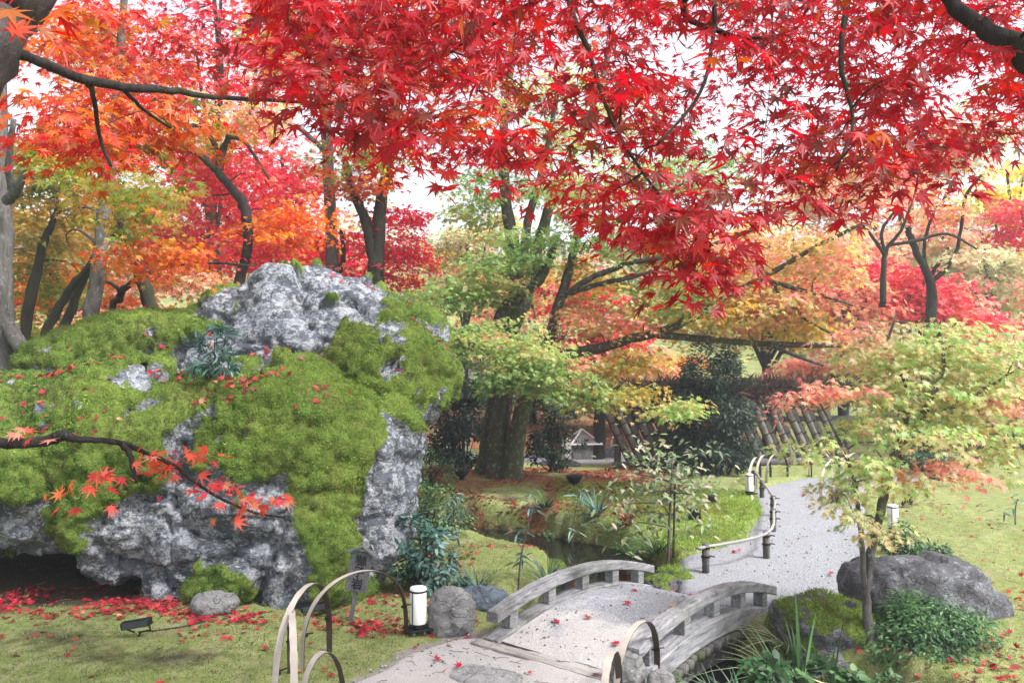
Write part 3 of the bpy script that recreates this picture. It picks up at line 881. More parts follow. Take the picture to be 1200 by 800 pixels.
y1_, y2_, yi = worley(V * 12, 69)
moss_disp = .02 + np.sqrt(np.clip(y2_ - y1_, 0, .4)) * .035 + fbm(V * 1.3, 3, 30) * .08 + np.sqrt(np.clip(w2 - w1, 0, .5)) * .085 + np.sqrt(np.clip(x2 - x1, 0, .4)) * .085 + fbm(V * 8, 2, 36) * .012
# where the moss grows: on top, off steep stone; zones carry what the boulder shows
zones = [  # centre px, py, depth, radius px x, y, moss (+) or stone (-)
    (390, 375, 9.0, 110, 60, -1.7), (310, 400, 9.2, 80, 36, -1.1), (375, 330, 9.4, 80, 30, -1.4),
    (165, 443, 8.2, 34, 10, -1.1), (190, 640, 6.9, 50, 66, -1.9), (150, 600, 6.9, 40, 40, -1.2), (60, 690, 8.5, 120, 60, -2),
    (308, 636, 6.9, 56, 40, -2.6), (335, 590, 7.1, 28, 26, -1.4), (215, 590, 7.0, 30, 30, -1.0), (452, 560, 7.6, 26, 62, -2.0), (440, 625, 7.5, 22, 40, -1.8), (480, 478, 8.2, 20, 24, -1.1),
    (460, 430, 8.2, 8, 14, -1.2), (222, 520, 7.3, 10, 14, -1), (300, 515, 7.3, 8, 14, -1), (250, 560, 7.2, 16, 10, -.8), (235, 440, 9, 24, 18, -.8), (475, 392, 9.2, 18, 12, -.9),
    (360, 560, 7.0, 62, 70, .9), (390, 620, 7.1, 34, 70, 1.6), (258, 692, 6.8, 40, 30, 2.2), (90, 560, 7, 90, 36, .7), (440, 440, 8.2, 66, 50, 1.1), (480, 370, 9, 45, 28, 1.0),
    (120, 385, 9.3, 90, 22, .7), (210, 380, 9.2, 60, 18, .5), (230, 530, 7.2, 80, 40, .5), (400, 480, 7.8, 70, 30, .7), (100, 610, 7, 50, 22, .7), (300, 455, 8.6, 60, 14, .6),
    (345, 345, 9.2, 10, 8, 1.3), (400, 355, 9, 14, 8, 1.5), (420, 390, 8.9, 24, 12, 1.2), (315, 395, 9.1, 12, 14, 1.2), (365, 410, 8.9, 16, 10, 1.1),
]
zw = np.zeros(len(V))
for px, py, Y, rx, ry, val in zones:
    c = P(px, py, Y); ax = rx / FOC * Y; az = ry / FOC * Y
    q = ((V[:, 0] - c[0]) / ax) ** 2 + ((V[:, 2] - c[2]) / az) ** 2 + ((V[:, 1] - c[1]) / 1.5) ** 2
    zw += val * np.exp(-q * .8)
mw = .55 + .75 * N[:, 2] + zw + .55 * fbm(V * 1.9, 4, 41) + .95 * fbm(V * 5.5, 4, 44) - .16
mw = smooth(.25, .6, mw)
V = V + N * (stone_disp * (1 - .75 * mw) + moss_disp * mw)[:, None]
N = normals(V, F)
base = np.array([-2.2, 8.0, 0.0])
lion = thing('boulder', 'huge moss covered boulder with a pale lichened peak and dark hollow under its left side', 'boulder', base)
mesh('stone', V, F, M['lion'], lion, True, np.stack([mw] * 3, 1), True)
front = (N[:, 1] < .45)
cl = fuzz(V, F, (mw > .55) * front * 1.0, 230000, .026, 'moss')
cl.build('moss', M['moss_blade'], lion)["kind"] = "stuff"
LV, LF, LN, LM = V, F, N, mw

def on_boulder(px, py):
    """nearest boulder vertex along the view ray of a pixel"""
    d = P(px, py, 1.0) - np.array([0, 0, EYE]); d = d / np.linalg.norm(d)
    q = LV - np.array([0, 0, EYE]); tt = q @ d
    off = np.linalg.norm(q - tt[:, None] * d, axis=1)
    ok = off < .06
    if not ok.any(): return LV[np.argmin(off)]
    i = np.where(ok)[0]; return LV[i[np.argmin(tt[i])]]

g = lambda px, py: GT(px, py)
simple_rock('rock', 'pale weathered rock beside the white lantern at the bridge end', g(528, 745) + [0, .12, .12], (.19, .16, .24), .3, M['stone_pale'], .016, 3, .05, .22, 2.2)
simple_rock('rock', 'low blue gray rock behind the pale rock at the bridge end', g(566, 712) + [0, .1, .02], (.26, .17, .13), -.2, M['stone_blue'], .016, 5, .1, .2, 2)
simple_rock('rock', 'pale gray rock at the foot of the right bridge rail', g(735, 812) + [0.02, .1, .10], (.115, .11, .14), .4, M['stone_pale'], .013, 8, .0, .2, 2)
simple_rock('rock', 'small whitish rock low beside the right bridge rail foot', g(776, 815) + [0, .05, .06], (.10, .08, .08), 0, M['stone_pale'], .012, 9, .0, .15, 2)
simple_rock('rock', 'flat white stone at the far end of the left bridge rail', g(797, 674) + [0, 0, .02], (.19, .13, .09), .2, M['stone_pale'], .014, 10, .0, .15, 2)
simple_rock('rock', 'flat whitish stone at the foot of the near bamboo rail post', g(843, 672) + [0, 0, .015], (.11, .07, .04), .5, M['stone_pale'], .014, 11, .0, .15, 2)
simple_rock('rock', 'small pale rock on red leaves under the big boulder', g(238, 727) + [0, .25, .06], (.2, .15, .1), .1, M['stone_pale'], .016, 14, .0, .22, 2)
simple_rock('rock', 'broad dark gray boulder behind the trimmed azalea', np.array([3.42, 6.75, .12]), (.56, .42, .36), -.12, M['stone_dark'], .028, 16, .0, .16, 1.6, .45,
            extra=[((.28, -.05, -.1), (.40, .36, .26), 0, .4), ((-.38, .05, .10), (.24, .25, .20), 0, .5)])
simple_rock('rock', 'mossy rock on the stream bank left of the slim maple trunk', np.array([2.38, 6.15, -.12]), (.40, .34, .42), .2, M['stone_dark'], .022, 19, .95, .2, 1.8, .3, mossn=9000)
simple_rock('rock', 'flat dark stone at the foot of the big green maple', g(655, 545), (.5, .35, .12), .1, M['stone_dark'], .03, 23, .15, .15, 2)
simple_rock('stepping_stone', 'flat pale paving stone set in the sandy path', G(570, 792) + [0, -.02, .0], (.25, .16, .03), -.5, mat_rock('paving_stone', (.4,.4,.4), (.62,.62,.61), .5), .015, 25, .0, .06, 2, .6, cat='stone')
simple_rock('rock', 'dark mossy stone at the water beside the far end of the left bridge rail', np.array([1.46, 7.86, -.14]), (.2, .2, .2), .3, M['stone_dark'], .016, 29, .7, .2, 2)
simple_rock('rock', 'small mossy stone at the stream edge behind the left bridge rail', np.array([.42, 8.9, -.2]), (.22, .16, .14), .1, M['stone_dark'], .016, 31, .7, .2, 2)
simple_rock('rock', 'mossy stone holding the path edge where it drops to the stream', np.array([1.63, 8.02, -.10]), (.17, .24, .18), .4, M['stone_dark'], .016, 37, .85, .2, 2, mossn=2500)
# ---------------------------------------------------------------- the big green maple beyond the stream
tree('maple_tree', 'big green and gold maple with several lichened trunks rising beyond the stream', GT(588, 574),
     [[(580, 584, 13.8, 21), (582, 560, 13.8, 14), (586, 500, 13.8, 11.5), (592, 440, 13.8, 11), (600, 385, 13.8, 10), (606, 330, 13.8, 9), (598, 270, 13.8, 7.5), (592, 225, 13.8, 6.5), (590, 150, 13.8, 5), (600, 60, 13.8, 4), (606, -60, 13.8, 3)],
      [(597, 584, 13.6, 20), (600, 555, 13.6, 13), (606, 505, 13.55, 11), (625, 440, 13.4, 8.5), (646, 385, 13.3, 6.5), (664, 325, 13.2, 5.5), (674, 288, 13.2, 4.5), (690, 230, 13.1, 3)],
      [(564, 572, 14.2, 13), (568, 540, 14.2, 9), (574, 490, 14.2, 7.5), (588, 420, 14.2, 7), (616, 350, 14.2, 7), (630, 290, 14.2, 7), (650, 225, 14.2, 5.5), (690, 140, 14.2, 4), (720, 40, 14.2, 3)],
      [(577, 395, 13.5, 5.4), (590, 362, 13.4, 6.8), (612, 345, 13.3, 6.8), (632, 326, 13.2, 6.1), (645, 300, 13.2, 4.8), (650, 278, 13.2, 3.4)],
      [(604, 330, 13.7, 5.4), (615, 290, 13.6, 6.1), (621, 250, 13.6, 4.8), (640, 180, 13.6, 3.4), (655, 100, 13.5, 2.7)],
      [(657, 350, 13.25, 4.4), (690, 327, 12.9, 3.6), (740, 308, 12.6, 3.4), (800, 296, 12.3, 2.7), (880, 270, 12, 2.0), (940, 235, 11.8, 1.4)],
      [(668, 344, 13.1, 3.2), (700, 334, 12.9, 2.9), (735, 326, 12.6, 2.7), (770, 316, 12.4, 1.4)],
      [(600, 440, 13.4, 6.1), (640, 420, 13.2, 5.4), (690, 410, 13, 6.1), (740, 397, 12.8, 5.4), (775, 388, 12.6, 5.4), (810, 372, 12.4, 4.8), (850, 348, 12.2, 4.1), (900, 322, 12, 3.4), (950, 292, 11.8, 2.7), (1010, 262, 11.6, 2.0)],
      [(770, 392, 12.6, 4.8), (820, 396, 12.5, 4.1), (880, 402, 12.3, 3.4), (940, 404, 12.1, 3.4), (985, 405, 12, 2.7)],
      [(894, 326, 12, 2.7), (920, 335, 11.9, 2.7), (960, 345, 11.8, 2.0), (1000, 358, 11.7, 1.4)],
      [(905, 330, 12, 2.0), (920, 355, 12, 2.0), (945, 375, 11.9, 1.4), (975, 392, 11.9, 1.4)],
      [(900, 403, 12.2, 2.7), (930, 416, 12, 2.0), (965, 428, 11.9, 1.4)],
      [(600, 450, 13.2, 3.4), (650, 452, 12.8, 2.7), (700, 470, 12.4, 2.0), (760, 480, 12.0, 1.4)],
      [(690, 290, 13.2, 2.0), (720, 262, 13, 2.7), (760, 240, 12.8, 2.0), (800, 215, 12.6, 1.4)]],
     [(600, 215, 14, 80, 28, 22, 'green'), (545, 250, 14, 45, 26, 12, 'ygreen'), (690, 225, 13, 80, 35, 26, 'ygreen'), (640, 280, 12.9, 50, 22, 12, 'green'), (725, 285, 12.8, 50, 22, 12, 'ygreen'),
      (585, 308, 13, 55, 18, 18, 'green'), (535, 345, 13, 50, 22, 16, 'green'), (565, 330, 13, 50, 20, 14, 'ygreen'),
      (575, 392, 12.6, 60, 22, 20, 'ygreen'), (550, 405, 12.5, 36, 26, 12, 'green'), (612, 415, 12.2, 58, 26, 24, 'ygreen'), (640, 440, 12.1, 56, 20, 18, 'green'), (590, 440, 12.2, 42, 20, 12, 'green'),
      (690, 455, 12.3, 60, 20, 18, 'ygreen'), (720, 372, 13, 70, 24, 24, 'goldpink'), (780, 345, 12.7, 75, 28, 30, 'ygreen'), (860, 355, 12.3, 80, 28, 30, 'gold'), (920, 350, 12, 70, 30, 28, 'goldpink'), (960, 300, 12, 60, 34, 26, 'goldpink'),
      (790, 474, 11.5, 38, 6, 8, 'ygreen'), (735, 462, 12, 36, 14, 10, 'gold'), (730, 424, 12.6, 44, 14, 12, 'gold'), (945, 385, 12.4, 40, 18, 10, 'gold'), (850, 310, 12.8, 70, 28, 24, 'goldpink'), (770, 300, 13, 60, 26, 18, 'gold'),
      (660, 130, 14, 130, 55, 44, 'ygreen'), (800, 200, 13, 90, 40, 26, 'green'), (690, 330, 13.6, 50, 30, 14, 'gold')],
     'bark_lichen', leafmat='leaf_pale', size=.068, nl=66, R=.40, droop=.35, frac=.8)

# ---------------------------------------------------------------- trees behind the boulder, left
tree('maple_tree', 'thick gray trunked maple with gold and olive leaves at the left edge', (-6.0, 9.5, gz(-6.0, 9.5)),
     [[(4, 520, 9.5, 17), (3, 440, 9.5, 14), (1, 350, 9.5, 13), (2, 250, 9.5, 11), (-2, 150, 9.5, 10), (-8, 50, 9.5, 10), (-20, -60, 9.5, 7)],
      [(4, 370, 9.5, 8), (18, 396, 9.4, 9), (36, 424, 9.3, 8), (54, 470, 9.2, 8)],
      [(8, 235, 9.3, 6), (20, 222, 9, 6), (34, 190, 8.8, 4), (48, 165, 8.6, 3)],
      [(14, 222, 9.2, 5), (10, 190, 9, 4), (16, 140, 8.8, 3)]],
     [(60, 205, 11.2, 90, 26, 22, 'olive'), (80, 250, 11.4, 80, 22, 18, 'gold'), (50, 330, 11.6, 60, 30, 14, 'olive'), (40, 180, 11.0, 60, 30, 14, 'gold'), (160, 228, 8.6, 36, 20, 8, 'olive'), (150, 262, 8.8, 26, 14, 4, 'olive'), (40, 60, 10.5, 90, 50, 22, 'orange'), (85, 196, 8.6, 40, 16, 7, 'olive')],
     'bark_gray', size=.064, nl=52, R=.30)
tree('maple_tree', 'leaning pale gray trunk with orange and gold leaves behind the mossy ridge', (-5.1, 9.7, gz(-5.1, 9.7)),
     [[(98, 420, 9.7, 10.1), (106, 372, 9.7, 9.4), (117, 310, 9.7, 8.6), (121, 260, 9.7, 7.8), (127, 215, 9.7, 7.0), (134, 150, 9.7, 5.5), (140, 70, 9.7, 4.7), (150, -60, 9.7, 4)],
      [(122, 225, 9.7, 6), (118, 200, 9.5, 5), (108, 170, 9.3, 4)]],
     [(110, 150, 10.6, 80, 40, 18, 'orange'), (180, 300, 9.5, 70, 22, 16, 'orange'), (60, 285, 11.5, 70, 26, 18, 'gold'), (150, 60, 9.7, 90, 50, 26, 'redorange'), (80, 345, 11.5, 50, 22, 10, 'olive')],
     'bark_gray', size=.064, nl=56, R=.34)
tree('maple_tree', 'dark leaning trunk under red and orange leaves behind the mossy ridge', (-4.65, 10.6, gz(-4.65, 10.6)),
     [[(190, 420, 10.6, 10), (177, 360, 10.6, 8.5), (164, 320, 10.6, 8), (150, 285, 10.6, 7), (140, 260, 10.6, 5.5), (130, 220, 10.6, 4)],
      [(48, 420, 10.3, 6), (75, 350, 10.3, 5), (100, 318, 10.2, 4), (118, 290, 10.1, 3), (150, 262, 10, 2)],
      [(26, 420, 10.8, 7), (38, 340, 10.8, 6), (50, 290, 10.8, 5), (66, 250, 10.8, 3)],
      [(72, 400, 10.5, 6), (88, 350, 10.5, 5), (106, 310, 10.4, 3.5), (120, 270, 10.3, 2)]],
     [(190, 330, 12, 70, 20, 18, 'salmon'), (230, 310, 12.4, 50, 24, 14, 'redorange'), (150, 250, 12.5, 60, 24, 16, 'gold'), (50, 270, 13, 60, 30, 18, 'gold'), (70, 330, 13, 70, 20, 14, 'orange'), (50, 400, 13, 60, 24, 14, 'olive')],
     'bark_dark', size=.064, nl=56, R=.36)
# bare curling branch above the ridge
tree('maple_tree', 'crooked slender maple with pink leaves and a bare forked branch by the boulder peak', (-4.4, 12.5, gz(-4.4, 12.5)),
     [[(268, 420, 12.5, 8), (277, 350, 12.5, 7), (288, 300, 12.5, 6), (290, 262, 12.5, 6), (283, 235, 12.5, 6), (266, 215, 12.5, 5), (256, 198, 12.4, 5), (262, 175, 12.4, 4), (268, 160, 12.3, 3)],
      [(254, 200, 12.4, 4), (238, 185, 12.3, 4), (215, 172, 12.2, 3), (196, 152, 12.1, 2)],
      [(257, 195, 12.4, 3), (252, 170, 12.4, 3), (238, 150, 12.3, 2), (220, 146, 12.3, 2)],
      [(266, 160, 12.3, 3), (285, 165, 12.2, 2), (300, 185, 12.2, 2), (315, 210, 12.1, 1.5)],
      [(130, 380, 10.4, 4), (142, 350, 10.3, 4), (143, 340, 10.2, 4), (158, 330, 10.1, 3.6), (178, 318, 10.1, 2.8), (200, 311, 10.1, 2), (250, 308, 10.1, 1.4), (300, 312, 10.1, 1)],
      [(143, 342, 10.2, 3), (130, 332, 10.2, 2.2), (112, 326, 10.2, 1.4)]],
     [(240, 215, 13.5, 70, 44, 34, 'pink'), (310, 230, 13.8, 60, 50, 34, 'pink'), (215, 270, 13.5, 60, 30, 20, 'pink'), (300, 290, 13.4, 60, 22, 18, 'pink'), (330, 270, 12.6, 50, 18, 14, 'orange'), (290, 135, 12.5, 60, 16, 14, 'goldpink'), (350, 250, 12.6, 40, 16, 10, 'orange'), (230, 150, 12.8, 60, 20, 14, 'gold')],
     'bark_dark', size=.066, nl=70, R=.42, leafmat='leaf_far')
tree('cedar_tree', 'straight gray cedar trunk rising just behind the boulder peak', (-3.4, 15.0, gz(-3.4, 15)),
     [[(392, 420, 15, 9), (390, 320, 15, 8), (388, 250, 15, 7), (382, 150, 15, 6.5), (372, 60, 15, 6), (360, -80, 15, 5)],
      [(384, 180, 15, 3), (350, 150, 14.8, 3), (320, 140, 14.6, 2)]],
     [(400, 200, 14.5, 60, 30, 14, 'olive'), (360, 60, 14.5, 80, 60, 20, 'olive'), (420, 210, 14.2, 50, 20, 10, 'redorange')],
     'bark_gray', size=.07, nl=54, R=.4, leafmat='leaf_far')
tree('maple_tree', 'crimson maple with twin dark trunks right of the boulder peak', (-2.45, 14.5, gz(-2.45, 14.5)),
     [[(442, 420, 14.5, 11), (441, 330, 14.5, 9), (436, 290, 14.5, 8), (428, 258, 14.5, 6), (414, 225, 14.5, 5), (405, 190, 14.5, 4)],
      [(441, 325, 14.5, 8), (444, 280, 14.5, 8), (446, 235, 14.5, 7), (455, 195, 14.4, 6), (464, 120, 14.3, 6), (472, 60, 14.2, 5), (478, -60, 14.2, 4)],
      [(405, 60, 13.8, 4), (360, 40, 13.6, 4), (340, -40, 13.5, 4)],
      [(395, 330, 15, 3), (402, 300, 14.8, 3), (400, 270, 14.8, 2)]],
     [(470, 255, 15, 34, 18, 12, 'crimson'), (480, 285, 15.2, 26, 22, 10, 'crimson'), (465, 310, 15, 34, 24, 14, 'crimson'), (410, 285, 15.5, 40, 26, 16, 'crimson'), (350, 320, 15, 60, 18, 16, 'pink'), (430, 90, 14, 90, 60, 18, 'redorange'), (520, 40, 14, 90, 60, 14, 'redorange'), (440, 180, 14.2, 60, 26, 12, 'olive'), (478, 335, 15.4, 26, 14, 6, 'redorange')],
     'bark_dark', size=.07, nl=70, R=.42, leafmat='leaf_far')

# ---------------------------------------------------------------- maples across the middle distance
def back(label, x_px, Y, pads, rp=7, fork=True, bark='bark_dark', size=.13, nl=40, R=.62, cat='tree', name='maple_tree', leafmat='leaf_far', shape='m5'):
    z0 = gz((x_px - 600) / FOC * Y, Y); py0 = HOR + (EYE - z0) * FOC / Y
    top = min(p[1] for p in pads)
    m = (py0 + top) / 2
    L = [[(x_px, py0 + 6, Y, rp * 1.3), (x_px + rp * .4, (py0 + m) / 2, Y, rp), (x_px - rp * .5, m, Y, rp * .8), (x_px + rp, (m + top) / 2, Y, rp * .5), (x_px, top, Y, rp * .25)]]
    for p in pads[:8]:
        L.append([(x_px, m + (py0 - m) * rng.uniform(-.1, .35), Y, rp * .36), ((x_px + p[0]) / 2, (m + p[1]) / 2 - 4, (Y + p[2]) / 2, rp * .3), (p[0], p[1], p[2], rp * .18)])
    return tree(name, label, P(x_px, HOR, Y) * [1, 1, 0] + [0, 0, z0], L, pads, bark, size=size, nl=nl, R=R, leafmat=leafmat, tw=(.014, .005, 2.2), frac=.5, group='trees beyond the garden', shape=shape)

back('bright pink maple glowing between the green trunks and the evergreen', 700, 19,
     [(690, 350, 19, 50, 26, 26, 'pink'), (720, 390, 19, 60, 26, 26, 'pink'), (680, 420, 18.5, 50, 20, 20, 'salmon'), (760, 430, 19, 60, 24, 22, 'goldpink'), (670, 320, 19, 50, 26, 16, 'goldpink')])
back('orange leaved maple seen under the long bare limb left of the evergreen', 742, 24,
     [(742, 440, 24, 50, 16, 24, 'orange'), (720, 425, 24, 40, 16, 16, 'goldpink'), (770, 425, 24, 40, 14, 14, 'orange'), (690, 450, 24, 40, 16, 14, 'goldpink')], 5)
back('wide gold and pink maple above the slatted fence behind the evergreen', 900, 21,
     [(860, 300, 21, 80, 40, 40, 'goldpink'), (930, 280, 21, 80, 44, 44, 'goldpink'), (820, 340, 21, 70, 34, 30, 'gold'), (900, 350, 20.5, 90, 34, 40, 'salmon'), (970, 340, 20.5, 70, 40, 36, 'pink'), (850, 385, 21, 80, 24, 24, 'gold'), (940, 390, 21, 60, 24, 22, 'goldpink'), (1010, 300, 21, 60, 36, 26, 'salmon')])
back('pink tinged pale maple behind the right end of the slatted fence', 985, 19,
     [(960, 430, 19, 60, 24, 26, 'salmon'), (940, 455, 18.8, 50, 14, 20, 'salmon'), (1010, 400, 19, 60, 30, 26, 'pale'), (1000, 350, 19, 60, 30, 24, 'salmon'), (1030, 320, 19.5, 50, 30, 20, 'pink')], 5)
back('rosy pink round maple behind the pale young maple', 1090, 19,
     [(1090, 340, 19, 44, 18, 22, 'pink'), (1065, 355, 19, 40, 18, 20, 'pink'), (1115, 352, 19, 36, 18, 16, 'salmon'), (1080, 320, 19, 26, 12, 8, 'pink'), (1130, 370, 19.4, 36, 14, 12, 'pink')], 6)
tree('maple_tree', 'maple with sparse dark forked boughs standing against the pale hillside right', P(1082, 440, 17) * [1, 1, 0] + [0, 0, gz(8.8, 17)],
     [[(1085, 520, 17, 9), (1088, 400, 17, 7), (1092, 350, 17, 6), (1088, 322, 17, 5), (1076, 300, 17, 4), (1068, 280, 17, 4), (1064, 266, 17, 3)],
      [(1090, 330, 17, 3), (1104, 320, 17, 3), (1120, 296, 17, 2.4), (1126, 270, 17, 2), (1132, 230, 16.8, 2), (1150, 205, 16.6, 1.4)],
      [(1092, 322, 17, 2.6), (1102, 305, 17, 2), (1106, 300, 17, 1.2)],
      [(1084, 316, 17, 2), (1084, 280, 17, 2), (1096, 245, 17, 1.5)],
      [(1034, 360, 16.5, 4), (1036, 310, 16.4, 3.4), (1040, 290, 16.4, 2.4), (1056, 270, 16.3, 2), (1068, 240, 16.2, 1.4)],
      [(1036, 298, 16.4, 2.4), (1024, 280, 16.4, 2), (1010, 262, 16.3, 1.5)],
      [(1036, 296, 16.4, 2), (1034, 270, 16.4, 2), (1050, 245, 16.3, 1.2)],
      [(1040, 288, 16.4, 2), (1075, 282, 16.3, 2), (1110, 274, 16.2, 1.6), (1145, 292, 16, 1)]],
     [(1060, 230, 17, 50, 12, 12, 'salmon'), (1120, 300, 17, 40, 12, 8, 'pale'), (1110, 250, 17, 40, 14, 10, 'goldpink')], 'bark_dark', size=.1, nl=36, R=.4, leafmat='leaf_far', group='trees beyond the garden')
back('pale beige and green maple on the far right slope', 1150, 24,
     [(1140, 330, 24, 60, 26, 34, 'pale'), (1180, 300, 24, 50, 24, 28, 'pale'), (1120, 290, 24, 50, 22, 22, 'pale'), (1190, 350, 24, 50, 24, 26, 'pale'), (1100, 270, 24, 50, 20, 18, 'salmon'), (1170, 385, 23, 60, 22, 24, 'goldpink'), (1080, 300, 24.5, 50, 30, 20, 'pale')])
back('bright yellow tree at the right edge below the red leaves', 1180, 28,
     [(1180, 250, 28, 36, 22, 24, 'yellow'), (1190, 290, 28, 34, 18, 18, 'yellow'), (1160, 230, 28, 34, 16, 14, 'yellow'), (1150, 280, 28, 26, 14, 10, 'yellow'), (1200, 200, 28, 40, 30, 18, 'yellow')], 5)
back('rosy red maple at the right edge beside the yellow tree', 1225, 22,
     [(1196, 245, 22, 26, 18, 14, 'pink'), (1200, 275, 22, 30, 12, 10, 'crimson'), (1220, 340, 22, 50, 26, 18, 'salmon'), (1195, 385, 21, 40, 16, 12, 'pink')], 6)
back('tall pale salmon maple seen through the red leaves on the right', 1060, 26,
     [(1050, 190, 26, 70, 34, 40, 'salmon'), (990, 220, 26, 70, 34, 40, 'goldpink'), (1110, 180, 26, 60, 34, 30, 'pale'), (1020, 260, 26, 70, 26, 30, 'salmon'), (940, 230, 26, 60, 34, 30, 'goldpink'), (1150, 160, 26, 60, 44, 30, 'pale')])
back('blue green cypress like tree on the slope behind the bare boughs', 1125, 30,
     [(1130, 260, 30, 30, 26, 22, 'teal'), (1070, 285, 30, 40, 26, 24, 'teal'), (1150, 370, 28, 40, 20, 18, 'teal'), (1110, 320, 29, 36, 24, 20, 'teal')], 5, shape='oval')
back('soft gold maple behind the crimson maple and the boulder', 545, 22,
     [(540, 285, 22, 40, 22, 26, 'pale'), (515, 305, 22, 26, 22, 14, 'gold'), (560, 320, 22, 40, 26, 22, 'goldpink'), (530, 335, 22, 40, 18, 16, 'pale'), (575, 265, 22, 34, 18, 14, 'gold')], 4, size=.12)
back('green broad tree behind the multi trunk maple', 620, 26,
     [(620, 340, 26, 60, 40, 50, 'goldpink'), (650, 400, 25, 60, 30, 40, 'pale'), (580, 390, 26, 50, 40, 40, 'salmon'), (620, 450, 25, 60, 24, 30, 'teal'), (690, 470, 25, 60, 18, 26, 'teal'), (560, 460, 25, 50, 24, 26, 'shrub')], 6)
back('pink maple far back on the left above the boulder', 330, 19,
     [(260, 250, 19, 70, 44, 44, 'pink'), (330, 290, 19, 70, 34, 40, 'pink'), (200, 300, 19, 70, 34, 36, 'salmon'), (300, 190, 19, 80, 44, 26, 'pink'), (390, 310, 19, 60, 24, 22, 'crimson'), (160, 250, 19, 60, 40, 26, 'pink'), (220, 180, 19, 60, 40, 15, 'pink'), (350, 225, 19, 40, 30, 14, 'pink')])
back('golden maple far back at the left edge', 60, 18,
     [(60, 270, 18, 70, 40, 28, 'gold'), (20, 340, 18, 60, 40, 30, 'orange'), (120, 340, 18, 70, 30, 36, 'orange'), (60, 390, 17.5, 70, 24, 30, 'olive'), (120, 200, 18, 70, 40, 16, 'gold'), (10, 210, 18, 60, 50, 14, 'olive'), (150, 380, 17, 60, 20, 20, 'salmon')])
back('tall rosy maple high behind the boulder peak', 250, 16,
     [(230, 60, 16, 100, 60, 24, 'pink'), (330, 60, 16, 80, 60, 16, 'redorange'), (180, 110, 16, 80, 36, 14, 'redorange'), (300, 110, 16, 70, 36, 12, 'pink'), (120, 30, 16, 80, 50, 13, 'redorange'), (260, -20, 16, 140, 50, 16, 'pink')], 8, size=.11)
back('olive green trees crowding the slope at the right edge', 1210, 20,
     [(1190, 430, 20, 40, 30, 26, 'pale'), (1215, 480, 19, 40, 34, 26, 'gold'), (1185, 500, 20, 34, 20, 16, 'teal'), (1230, 400, 20, 60, 40, 26, 'pale'), (1150, 480, 21, 50, 24, 20, 'teal'), (1080, 470, 22, 60, 30, 26, 'teal'), (1040, 440, 22, 50, 30, 22, 'pale')], 5)

# far wood on the slope closes the view between the trunks
cl = Cloud('oval', .1, .1)
n = 700
fx = rng.uniform(-46, 46, n); fy = rng.uniform(34, 60, n)
for nm in ('pale', 'goldpink', 'teal', 'olive', 'salmon', 'shrub'):
    s_ = rng.random(n) < .17
    k = int(s_.sum()); h0 = terrain(fx[s_], fy[s_])[0]
    cen = np.stack([fx[s_], fy[s_], h0 + rng.uniform(.2, 3.6, k)], 1)
    sprays(cl, cen, 1.9, 55, .42, nm, .4, flat=.35)
# and the wooded face of the hill
n = 1500
fx = rng.uniform(-110, 110, n); fy = rng.uniform(74, 125, n)
p_ = np.stack([fx, fy, 0 * fx], 1)
fz_ = 8 + (fy - 72) * .24 + 4 * fbm(p_ * .022, 3, 51) + 1.5 * fbm(p_ * .1, 3, 55) - .0003 * fx ** 2
for nm in ('pale', 'goldpink', 'teal', 'olive', 'salmon'):
    s_ = rng.random(n) < .2
    sprays(cl, np.stack([fx[s_], fy[s_], fz_[s_] + rng.uniform(0, 2.2, int(s_.sum()))], 1), 2.6, 34, .95, nm, .5, flat=.4)
cl.build('far_wood', M['leaf_far'])["kind"] = "stuff"

